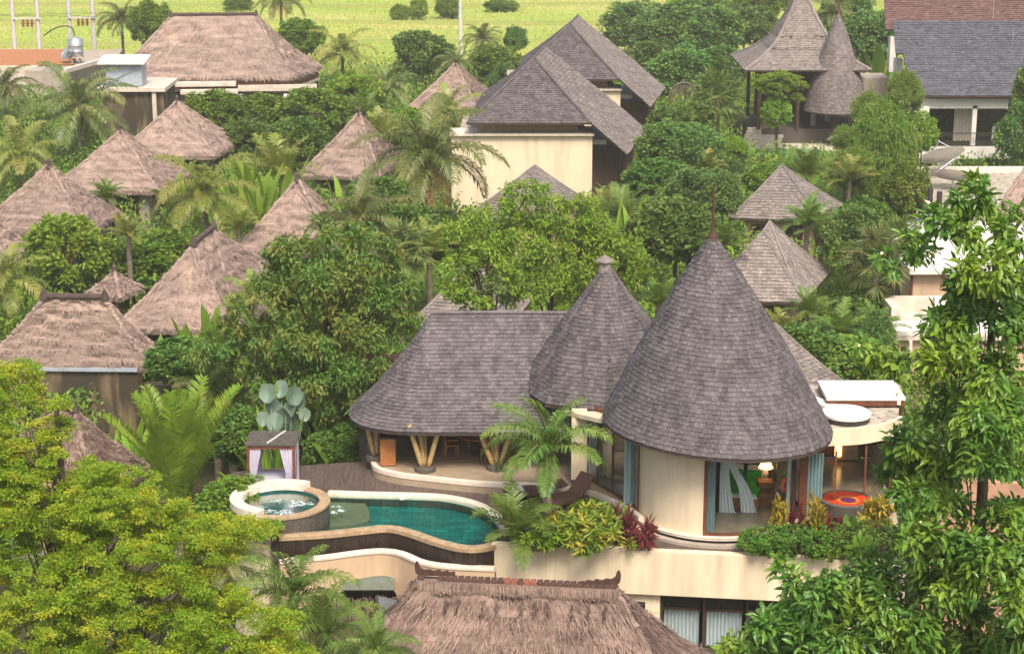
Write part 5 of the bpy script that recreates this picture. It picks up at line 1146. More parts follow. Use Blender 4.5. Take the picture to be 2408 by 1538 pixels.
# ------------------------------------------------------------------ white building with tiled roofs
wb = thing('white_building', 'white balcony building with tiers of dark tiled roofs at the upper right', 'building', PY(2270, 380, 138) * (1, 1, 0))
FOOT.append([(25, 133), (48, 133), (48, 170), (25, 170)])
def tiled(name, a, b_, c, d, m, row=.34):
    mb = MB(); shingles(mb, quadS(a, b_, c, d), row, .3, np.random.default_rng(60), 0, .05); return mb.build(name, [m, M['deckboard']], wb)
Yl = 134; e0, e1 = PY(2146, 226, Yl), PY(2560, 226, Yl); t0, t1 = PY(2122, 121, 140), PY(2620, 121, 140)
tiled('lower_roof', t0, t1, e0, e1, M['tile_grey'])
e2, e3 = PY(2106, 126, 143), PY(2620, 126, 143); t2, t3 = PY(2100, 50, 148), PY(2620, 50, 148); tiled('middle_roof', t2, t3, e2, e3, M['tile_grey'])
e4, e5 = PY(2082, 70, 152), PY(2620, 52, 152); t4, t5 = PY(2076, -60, 160), PY(2660, -60, 160); tiled('upper_roof', t4, t5, e4, e5, M['tile_red'])
xl, xr = e0[0], e1[0]; zr = e0[2]; z_f = PY(2200, 348, 134)[2]
b = MB(); b.box(((xl + xr) / 2, Yl + .5, zr - .12), (xr - xl, .3, .22)); b.build('eave_board', M['redwood'], wb)
xw1 = PY(2371, 240, 134.8)[0]
b = MB(); b.box(((xl + xw1) / 2 + .05, 134.9, zr - .62), (xw1 - xl - .1, .3, .78)); b.build('fascia', M['white'], wb)
b = MB(); b.box((xw1 + 3, 135.4, zr - .5), (6, .2, .5)); b.build('side_fascia', M['bluemetal'], wb)
b = MB(); b.box(((xl + xr) / 2, 134.6, z_f - .42), (xr - xl + .4, .8, .84)); b.build('balcony_slab', M['white'], wb)
b = MB(); b.box(((xl + xr) / 2, 137, z_f / 2 - .45), (xr - xl, 3, max(.3, z_f - .9))); b.build('base', M['grey_stone'], wb)
b = MB(); b.box(((xl + xr) / 2, 137.2, (z_f + zr) / 2), (xr - xl, .3, zr - z_f)); b.build('rear_wall', M['darkglass'], wb)
b = MB(); b.box((xl + .55, 135.6, (z_f + zr) / 2 - .4), (1.5, 2.6, zr - z_f - .8)); b.build('side_wall', M['white'], wb)
for u in (2290,):
    c = PY(u, 300, 134.8); b = MB(); b.box((c[0], 134.9, (z_f + zr) / 2 - .4), (.32, .3, zr - z_f - .8)); b.build('pillar', M['white'], wb)
c0 = PY(2243, 300, 136.6); q = np.linspace(0, 1, 40); b = MB(); b.grid(np.stack([np.stack([c0[0] + q * 1.6, 136.7 + .06 * np.sin(q * 40), np.full(40, z)], 1) for z in (z_f + .05, zr - 1.0)], 0)); b.build('curtain', M['offwhite'], wb, smooth=True)
b = MB(); c0 = PY(2340, 300, 136.9); b.box((c0[0] + 2, 136.9, z_f + 1.0), (4.4, .1, .14)); b.box((c0[0] + 2, 136.95, z_f + .45), (4.4, .1, .9)); b.build('white_panel', M['white'], wb)
b = MB(); b.box(((xl + xr) / 2 + .6, 134.35, z_f + .98), (xr - xl - 1, .06, .06)); b.box(((xl + xr) / 2 + .6, 134.35, z_f + .08), (xr - xl - 1, .05, .05))
for i in range(90): b.box((xl + 1.2 + i * .14, 134.35, z_f + .53), (.022, .022, .9))
b.build('railing', M['blackmetal'], wb)
for (u, v0, v1, Y) in ((2093, 88, 170, 152), (2106, 140, 200, 145)):
    c = PY(u, v0, Y); c2 = PY(u, v1, Y); b = MB(); b.box((c[0] + .3, Y + .5, (c[2] + c2[2]) / 2), (.5, 1.0, c[2] - c2[2])); b.build('gable_wall', M['white'], wb)
for (u, v, h) in ((2335, 45, 1.9), (2380, 118, 1.5)):
    c = PY(u, v, 141); b = MB(); b.tube([c, c + (0, 0, h)], .025, 5); o = b.build('lightning_rod', M['steel'], wb)
# ------------------------------------------------------------------ flat roofed concrete buildings on the right
fb_ = thing('flat_roofed_house', 'flat roofed concrete house with satellite dishes on top', 'building', P(2230, 480, 0))
x0, x1 = P(2137, 450, 3.6)[0], 36.0
FOOT.append([(x0 - .3, 84), (x1, 84), (x1, 119), (x0 - .3, 119)])
yb, yf = P(2200, 405, 3.6)[1], P(2200, 500, 3.6)[1]
b = MB(); b.box(((x0 + x1) / 2, (yb + yf) / 2, 1.8), (x1 - x0, yb - yf, 3.6)); b.build('body', M['stained_roof'], fb_)
b = MB(); b.box((x0 + .12, (yb + yf) / 2, 3.75), (.24, yb - yf, .3)); b.box(((x0 + x1) / 2 + .12, yb - .12, 3.78), (x1 - x0 - .24, .24, .36)); b.build('parapet', M['stone_white'], fb_)
b = MB(); c = PY(2175, 520, yf - .05); b.box((c[0] + .7, yf - .3, c[2]), (2.6, .5, .8)); b.build('water_box', M['bluemetal'], fb_)
b = MB(); b.box(((x0 + x1) / 2, yf - 3, 1.6), (x1 - x0 - .1, 6, 3.0)); b.build('front_terrace', M['concrete'], fb_)
f2 = thing('flat_roofed_house', 'beige flat roofed house with a white ledge behind the glossy tree', 'building', P(2200, 720, 0))
x0b = PY(2137, 660, 88)[0]
zt = PY(2200, 640, 87)[2]
b = MB(); b.box((x0b + 6, 90.4, zt / 2), (12, 6.8, zt)); b.build('body', M['pink_plaster'], f2)
b = MB(); b.box((x0b + 5.9, 90.2, zt + .12), (12.4, 7.4, .24)); b.build('ledge', M['white'], f2)
b = MB(); b.box((x0b + 5, 91.5, zt + .6), (8.5, 4, .75)); b.build('upper_step', M['white'], f2)
b = MB(); b.tube([(x0b - .1, 86.9, 0), (x0b - .1, 86.9, zt)], .07, 8); b.build('drain_pipe', M['redwood'], f2)
f3 = thing('flat_roofed_house', 'low house with bright white flat roof edge and two white roof boxes', 'building', P(2200, 800, 0))
c0 = P(2110, 785, 3.4); x0c = c0[0]; yA, yB = P(2110, 790, 3.4)[1], P(2110, 730, 3.4)[1]
b = MB(); b.box((x0c + 6, (yA + yB) / 2 + .15, 1.6), (11.8, yB - yA - .3, 3.2)); b.build('body', M['pink_plaster'], f3)
b = MB(); b.box((x0c + 6, (yA + yB) / 2, 3.3), (12.2, yB - yA, .2)); b.build('roof_slab', M['concrete'], f3)
b = MB(); b.box((x0c + 6, yA + .9, 3.5), (12.2, 1.8, .18)); b.build('white_apron', M['white'], f3)
b = MB(); b.box((x0c + .25, yB - 1.2, 3.75), (.4, 2.2, .7)); b.box((x0c + 6.4, yB - .2, 3.75), (11.8, .3, .7)); b.build('parapet', M['concrete'], f3)
b = MB(); b.tube([(x0c + .5, yA - .1, 0), (x0c + .5, yA - .1, 3.2)], .08, 8); b.build('drain_pipe', M['white'], f3)
for i, (u, v, h, lab) in enumerate(((2205, 748, .9, 'tall white ribbed box standing on the white flat roof'), (2222, 765, .75, 'short white box with dark base on the white flat roof'))):
    c = P(u, v, 3.6); bx = thing('roof_box', lab, 'box', c); b = MB(); b.box(c + (0, 0, h / 2 + .06), (.42, .42, h), 0)
    for z in np.linspace(.2, h - .05, 6): b.box(c + (0, 0, z + .06), (.45, .45, .03))
    b.build('body', M['white'], bx, bevel=.01); b = MB(); b.box(c + (0, 0, .03), (.38, .38, .06)); b.build('base', M['blackmetal'], bx)
def dish(name, label, c, R, az, el, m, mount=.9, group=None):
    t = thing(name, label, 'satellite dish', c, group)
    N_ = np.array((math.cos(el) * math.cos(az), math.cos(el) * math.sin(az), math.sin(el))); a = unit(np.cross(N_, (0, 0, 1.0))); bb = np.cross(a, N_)
    top = np.array(c) + (0, 0, mount); G = []
    for r in np.linspace(0.02, 1, 7): G.append([top + (a * math.cos(q) + bb * math.sin(q)) * r * R + N_ * .28 * R * r * r for q in np.linspace(0, 2 * PI, 29)])
    mb = MB(); mb.grid(np.array(G)); mb.grid(np.array(G) - N_ * .02, flip=True); mb.build('reflector', m, t, smooth=True)
    mb = MB()
    for q in np.linspace(0, 2 * PI, 13)[:-1]: mb.tube([top, top + (a * math.cos(q) + bb * math.sin(q)) * R * .5 + N_ * (.07 * R + .02), top + (a * math.cos(q) + bb * math.sin(q)) * R + N_ * (.28 * R + .02)], .018, 4)
    mb.build('rib', M['blackmetal'], t)
    mb = MB(); mb.tube([np.array(c), top - N_ * .04], .06, 8); mb.build('mast', M['steel'], t)
    mb = MB(); f_ = top + N_ * R * .9
    for q in (.5, 2.6, 4.7): mb.tube([top + (a * math.cos(q) + bb * math.sin(q)) * R * .8 + N_ * .18 * R, f_], .015, 4)
    mb.lathe(f_, [(.06, -.08), (.06, .08), (0, .1)], 8); mb.build('feed_arm', M['steel'], t); return t
GD = 'satellite dishes on the flat roof'
dish('satellite_dish', 'grey mesh satellite dish lying nearly flat, nearer of two on the roof', P(2240, 445, 3.6), 1.45, 1.2, 1.25, M['mesh_dish'], .55, GD)
dish('satellite_dish', 'large grey mesh satellite dish tilted up behind the nearer one', P(2215, 420, 3.6), 1.4, 1.9, 1.05, M['mesh_dish'], 1.1, GD)
dish('satellite_dish', 'small solid cream satellite dish between the mesh dishes', P(2218, 413, 3.6), .6, -1.7, .6, M['offwhite'], 1.0, GD)
dish('satellite_dish', 'small pale dish hung on the left edge of the flat roof', np.array((x0 - .35, yf + 2, 2.6)), .5, 2.9, .3, M['offwhite'], .3)
for (u, v, h, lab) in ((2186, 484, 1.0, 'short dark vent pipe on the flat roof'), (2208, 488, .9, 'dark water filter can on the flat roof'), (2162, 440, 2.2, 'thin pole standing on the flat roof near the dishes')):
    c = P(u, v, 3.6); b = MB(); b.tube([c, c + (0, 0, h)], .04 if h > 1.5 else .16, 10); tag(b.build('roof_pipe', M['blackmetal']), lab, 'pipe')
# ------------------------------------------------------------------ buildings by the field on the left
lb = thing('concrete_house', 'long low concrete house with rusty flat roof below the power poles', 'building', P(130, 160, 0) * (1, 1, 0))
a_, b2, c2, d2 = P(-40, 158, 3.2), P(175, 155, 3.2), P(185, 116, 3.2), P(-40, 116, 3.2)
b = MB(); b.prism([p[:2] for p in (a_, b2, c2, d2)], 0, 3.2); b.build('body', M['concrete'], lb)
ce = (a_ + b2 + c2 + d2) / 4; b = MB(); b.prism([(ce + (p - ce) * (.97, .9, 1))[:2] for p in (a_, b2, c2, d2)], 3.2, 3.26); b.build('roof_sheet', M['orange_roof'], lb)
b = MB(); b.beam(P(60, 162, 3.0), P(170, 160, 3.0), .6, .35); b.beam(P(150, 168, 3.4), P(275, 133, 3.4), .5, .35); b.build('parapet', M['concrete'], lb)
b = MB(); b.prism([p[:2] for p in (P(60, 172, 3.0), P(150, 175, 3.0), P(275, 140, 3.0), P(290, 120, 3.0), P(180, 125, 3.0))], 0, 3.2); b.build('wing', M['greywall'], lb)
FOOT.append([p[:2] for p in (P(-60, 180, 3.0), P(290, 180, 3.0), P(300, 110, 3), P(-60, 110, 3))])
wt = thing('water_tank', 'banded silver water tank on the concrete house', 'tank', P(180, 145, 3.3)); c = P(180, 147, 3.3)
b = MB(); b.lathe(c, [(.62, .5), (.66, .54), (.66, .95), (.7, 1.0), (.66, 1.05), (.66, 1.5), (.7, 1.55), (.66, 1.6), (.66, 2.0), (.4, 2.25), (0, 2.3)], 20); b.build('tank', M['steel'], wt, smooth=True)
b = MB()
for q in range(4): b.box(c + (.45 * math.cos(q * PI / 2 + .8), .45 * math.sin(q * PI / 2 + .8), .25), (.12, .12, .5))
b.box(c + (0, 0, .47), (1.3, 1.3, .07)); b.build('stand', M['concrete'], wt)
dish('satellite_dish', 'grey satellite dish beside the banded water tank', P(163, 148, 3.3), .75, -2.3, .7, M['steel'], .8)
sd_ = thing('metal_shed', 'blue grey sheet metal box with pale lid on a flat slab', 'shed', P(292, 200, 5.0)); c = P(292, 203, 5.0)
b = MB(); b.box(c + (.1, .6, .95), (2.7, 2, 1.8))
for x in (-1.0, -.4, .2, .8): b.box(c + (x, -.41, .95), (.04, .03, 1.8))
b.build('box', M['bluemetal'], sd_)
b = MB(); b.box(c + (0, .5, 1.95), (3.6, 2.8, .1), R=np.array(Matrix.Rotation(.12, 3, 'X'))); b.build('lid', M['white'], sd_)
b = MB(); b.beam(c + (-1.2, -.45, .3), c + (1.2, -.45, 1.4), .05, .05); b.build('brace', M['steel'], sd_)
sl2 = thing('stained_outbuilding', 'stained concrete outbuilding carrying the metal box', 'building', P(300, 290, 2) * (1, 1, 0)); FOOT.append([(-30, 140), (-24, 140), (-24, 152), (-30, 152)])
cA, cB = P(228, 208, 5.0), P(388, 208, 5.0)
b = MB(); b.prism([cA[:2], cB[:2], cB[:2] + (0, 6), cA[:2] + (0, 6)], 4.72, 5.0); b.build('slab', M['concrete'], sl2)
b = MB(); b.prism([cA[:2] + (.3, .4), cB[:2] + (-.2, .4), cB[:2] + (-.2, 5.5), cA[:2] + (.3, 5.5)], 0, 4.72); b.build('wall', M['stained'], sl2)
b = MB(); b.box((cB[0] - .9, cB[1] + .3, 2.4), (.3, .3, 4.6)); b.build('pillar', M['concrete'], sl2)
# stained boundary wall below the dark-ridged thatch
bwl = thing('boundary_wall', 'tall black stained concrete wall below the thatched eave', 'wall', P(210, 985, 0)); pA, pB = P(92, 872, 3.0), P(325, 874, 3.0)
b = MB(); b.prism([pA[:2], pB[:2], pB[:2] + (0, .3), pA[:2] + (0, .3)], 0, 3.0); b.build('wall', M['stained'], bwl)
b = MB(); b.beam(pA + (0, .1, .1), pB + (0, .1, .1), .5, .14); b.build('gutter', M['bluemetal'], bwl)
bw2 = thing('boundary_wall', 'low stained garden wall stub right of the tall stained wall', 'wall', P(400, 940, 0)); pA, pB = P(345, 905, 2.6), P(445, 905, 2.6)
b = MB(); b.prism([pA[:2], pB[:2], pB[:2] + (0, .4), pA[:2] + (0, .4)], 0, 2.0); b.build('wall', M['pink_plaster'], bw2)
b = MB(); b.prism([pA[:2] + (-.1, -.1), pB[:2] + (.1, -.1), pB[:2] + (.1, .5), pA[:2] + (-.1, .5)], 2.0, 2.6); b.build('coping', M['stained'], bw2)
FOOT.append([(-17, 70), (-12, 70), (-12, 76), (-17, 76)])
tw = thing('terracotta_wall', 'terracotta coloured garden wall glimpsed through the glossy tree', 'wall', P(2330, 1250, 0)); b = MB(); pA, pB = PY(2180, 1120, 56), PY(2480, 1120, 55); b.prism([pA[:2], pB[:2], pB[:2] + (0, .3), pA[:2] + (0, .3)], 0, pA[2]); b.build('wall', mat('terracotta_plaster', rgb(.52, .30, .2), rgb(.42, .23, .15), 2, c3=rgb(.3, .18, .12), s3=1.5), tw)
# power poles
for i, (u, vt, vb, Y, lab) in enumerate(((35, -40, 118, 186, 'pale utility pole nearest the left edge of the field'), (93, -40, 116, 186, 'pale utility pole second from the left edge'), (165, -40, 90, 190, 'pale utility pole rising behind the water tank'), (222, -40, 104, 190, 'pale utility pole left of the tall palm by the thatched hall'), (1083, -30, 95, 205, 'lone pale utility pole standing in the middle of the rice field'))):
    c = PY(u, vb, Y); t = PY(u, vt, Y); po = thing('utility_pole', lab, 'utility pole', (c[0], Y, 0), 'utility poles by the rice field')
    b = MB(); b.tube([(c[0], Y, 0), (c[0], Y, t[2])], [.24, .18], 10); b.build('pole', M['pole'], po)
for (u0, u1, v, Y) in ((30, 98, 44, 186), (160, 228, 42, 190)):
    a_, b2 = PY(u0, v, Y - .3), PY(u1, v, Y - .3); cx_ = thing('cross_beam', 'pale cross beam with orange insulators between the ' + ('two leftmost utility poles' if u0 < 100 else 'two utility poles near the water tank'), 'cross beam', (a_ + b2) / 2)
    b = MB(); b.beam(a_, b2, .12, .14); b.build('beam', M['pole'], cx_)
    for q in (.35, .5, .65):
        p = a_ + (b2 - a_) * q; b = MB(); b.lathe(p, [(.05, -.1), (.16, -.2), (.08, -.32), (.18, -.45), (.1, -.6), (.16, -.75), (0, -.85)], 8); b.build('insulator', M['terracotta'], cx_)
b = MB(); p0 = [PY(104, 84, 186), PY(125, 70, 184), PY(150, 62, 182), PY(168, 66, 180), PY(176, 84, 178)]; b.tube(smooth(p0, 5), .06, 6); tag(b.build('black_cable', M['blackmetal']), 'thick black cable arching from the pole to the water tank', 'cable')
for v0, v1, lab in ((34, 30, 'upper thin power wire strung past the left poles'), (36.5, 38, 'lower thin power wire strung past the left poles')):
    b = MB(); b.tube([PY(u, v0 + (v1 - v0) * u / 260 + 2.5 * math.sin(u / 60 * PI) ** 2, 186 + u / 65) for u in range(-20, 300, 20)], .02, 4); tag(b.build('power_wire', M['blackmetal']), lab, 'wire')
# ------------------------------------------------------------------ palms: (proto, u, top, hub v, spread, Y)
GP = 'coconut palms of the village'
for k, u, vt, hub, w, Y, lab in (
    ('coco0', 183, 180, 258, 290, 137, 'big grey green coconut palm in front of the stained outbuilding'),
    ('coco1', 8, 150, 210, 160, 150, 'coconut palm cut by the left edge beside the rusty roofed house'),
    ('cocoy0', 45, 330, 372, 220, 122, 'yellowish coconut palm at the left edge above the bungalow with golden slope'),
    ('cocoy1', 482, 400, 462, 270, 101, 'low yellow green coconut palm in front of the middle bungalows'),
    ('cocoy2', 12, 590, 660, 240, 87, 'coconut palm with drooping golden fronds at the left edge above the dark-ridged thatch'),
    ('coco2', 1005, 255, 372, 340, 107, 'tall coconut palm with long drooping fronds in front of the blank cream wall'),
    ('coco0', 908, 150, 205, 150, 150, 'slender coconut palm behind the half hidden bungalow'),
    ('cocoy1', 805, 80, 130, 170, 168, 'coconut palm right of the thatched hall'),
    ('coco1', 285, 0, 48, 130, 186, 'tall coconut palm behind the left end of the thatched hall'),
    ('coco2', 660, -30, 0, 130, 200, 'coconut palm at the top edge above the thatched hall ridge'),
    ('coco1', 845, 470, 530, 260, 88, 'pale drooping coconut palm rising behind the big dark tree'),
    ('coco2', 1135, 60, 95, 110, 190, 'ragged coconut palm in the rice field near the lone pole'),
    ('coco0', 1075, 110, 150, 110, 172, 'low coconut palm beside the small far bungalow'),
    ('cocoy0', 1055, 235, 270, 170, 128, 'yellowing coconut palm in front of the small far bungalow'),
    ('coco0', 505, 850, 935, 230, 70, 'grey green coconut palm drooping left of the canopy daybed'),
    ('cocoy2', 590, 640, 700, 170, 79, 'yellow feathery palm between the slanting thatched house and the dark tree'),
    ('cocog0', 690, 1340, 1405, 300, 49.5, 'coconut palm with arching fronds below the planter box'),
    ('coco0', 530, 1270, 1335, 230, 53, 'dark coconut palm half hidden behind the yellow green tree'),
    ('cocog0', 755, 1400, 1500, 300, 46.5, 'young coconut palm with upright fronds at the bottom edge'),
    ('cocog0', 885, 1480, 1540, 220, 44.0, 'young palm in front of the bamboo fence by the nearest roof'),
    ('coco2', 1960, 0, 40, 120, 178, 'coconut palm behind the slim cone spire'),
):
    plant(k, lab, u, vt, hub, w, Y, name='coconut_palm', group=GP)
plant('cocog0', 'young coconut palm standing on the deck beside the sun loungers', 1288, 940, 1060, 310, 57.3, name='coconut_palm', group=GP, z0=ZD)
# tall upright fronds left of the daybed, built on the ground
rng = np.random.default_rng(200); b = MB(); bs = PY(420, 1215, 60.5)
for i in range(20):
    az = i * 2.399; frond(b, bs, az, 1.55 - .021 * i, rng.uniform(4.0, 5.0), .12 + .03 * i, 84, .17, rng, 0, 1, .22, .0075, .35, .007, .7)
t = thing('coconut_palm', 'trunkless palm with tall upright green fronds left of the hot tub', 'palm', (bs[0], bs[1], 0), GP); b.build('crown', [M['lf_bright'], M['lf_palm_y']], t)
b = MB(); b.tube([bs * (1, 1, 0), bs + (0, 0, .1)], [.25, .12], 8); b.build('trunk', M['palmtrunk'], t)
for k, u, vt, hub, w, Y, lab in (
    ('fan0', 1690, 160, 232, 150, 138, 'bushy fan palm with brown trunk left of the stone steps'),
    ('fan1', 2062, 560, 618, 180, 84, 'hanging fan palm in front of the concrete houses at right'),
    ('fan0', 2120, 520, 560, 110, 90, 'small fan palm beside the left edge of the flat roofed house'),
    ('fan1', 945, 540, 590, 160, 84, 'broad fan palm between the dark tree and the feathery trees'),
    ('fan0', 1600, 260, 285, 90, 122, 'small fan palm right of the front two storey house'),
): plant(k, lab, u, vt, hub, w, Y, name='fan_palm', group='fan palms')
GA = 'feathery clump palms'
for k, u, vt, hub, w, Y, lab in (
    ('areca0', 1460, 400, 520, 170, 101, 'bright clump palm at the right foot of the blank cream wall'),
    ('areca1', 1530, 430, 540, 110, 97, 'clump palm right of the bright one by the cream wall'),
    ('areca2', 1935, 490, 560, 150, 99, 'clump palm between the two hipped shingle houses'),
    ('areca0', 1975, 690, 800, 170, 78, 'clump palm with arching fronds right of the lower hipped shingle house'),
    ('arecay0', 1850, 690, 800, 140, 77, 'yellowish clump palm below the lower hipped shingle house'),
    ('areca1', 2060, 690, 790, 150, 79, 'dark clump palm left of the white roof boxes'),
    ('areca2', 1900, 350, 420, 150, 112, 'clump palm behind the upper hipped shingle house'),
    ('arecay0', 2000, 350, 430, 130, 112, 'yellowish clump palm left of the weeping bamboo'),
    ('arecay0', 660, 330, 420, 200, 112, 'yellow feathery clump palm between the middle bungalows'),
    ('areca1', 1550, 610, 720, 150, 78, 'clump palm peeping out behind the middle pointed roof'),
    ('areca0', 1700, 500, 580, 120, 88, 'clump palm behind the spire of the big cone'),
    ('arecay0', 300, 460, 560, 110, 96, 'yellowish clump palm beside the bungalow with golden slope'),
    ('areca2', 540, 830, 960, 150, 69, 'clump palm left of the silver leaved plant'),
    ('areca1', 1130, 480, 560, 130, 92, 'clump palm under the small shingle roof by the cream wall'),
    ('areca1', 1900, 470, 535, 150, 95, 'clump palm in front of the right corner of the upper hipped shingle house'),
    ('areca2', 1905, 680, 745, 130, 82, 'clump palm at the right foot of the lower hipped shingle house'),
    ('arecay0', 895, 270, 330, 130, 126, 'yellow green clump palm right of the half hidden bungalow'),
    ('areca0', 760, 480, 545, 120, 96, 'clump palm in front of the bungalow behind the dark tree'),
    ('arecay0', 1010, 520, 600, 150, 86, 'yellow green clump palm between the fan palm and the feathery trees'),
    ('areca2', 1650, 600, 700, 130, 78, 'clump palm just left of the big cone'),
    ('arecay0', 1420, 430, 500, 110, 106, 'pale clump palm close to the corner of the blank cream wall'),
    ('areca1', 250, 400, 470, 110, 110, 'clump palm between two of the left bungalows'),
    ('arecay0', 560, 480, 540, 110, 99, 'yellowish clump palm behind the slanting thatched house'),
    ('areca0', 860, 215, 275, 110, 135, 'clump palm below the slender coconut palm'),
    ('areca2', 1780, 460, 500, 90, 108, 'clump palm behind the upper hipped shingle roof'),
    ('arecay0', 1660, 340, 400, 100, 118, 'yellow green clump palm below the bushy fan palm'),
): plant(k, lab, u, vt, hub, w, Y, name='clump_palm', group=GA)
plant('areca0', 'clump palm with arching fronds at the right end of the pool', 1225, 1140, 1262, 230, 55.0, name='clump_palm', group=GA, z0=ZD)
# ------------------------------------------------------------------ broadleaf trees: (proto, u, top, bottom, width, Y)
GT = 'broadleaf trees'
for k, u, vt, vb, w, Y, lab in (
    ('fluffd', 2078, 250, 480, 165, 117, 'dark weeping bamboo dome left of the balcony'),
    ('fluff0', 2075, 240, 300, 90, 119, 'light green top of bamboo behind the dark weeping dome'),
    ('fluff1', 2040, 218, 310, 80, 123, 'pale feathery bamboo in front of the slim cone'),
    ('fluff0', 2130, 165, 270, 95, 126, 'light green bamboo plume against the white fascia'),
    ('fluff1', 1990, 300, 360, 80, 120, 'low pale bamboo below the slim cone'),
    ('fluffd', 2100, 400, 520, 110, 112, 'soft green bamboo at the left edge of the concrete roof'),
    ('fluffd', 2005, 350, 450, 110, 115, 'soft bamboo clump below the pale feathery one'),
): plant(k, lab, u, vt, vb, w, Y, name='bamboo', group='bamboo clumps', cat='bamboo')
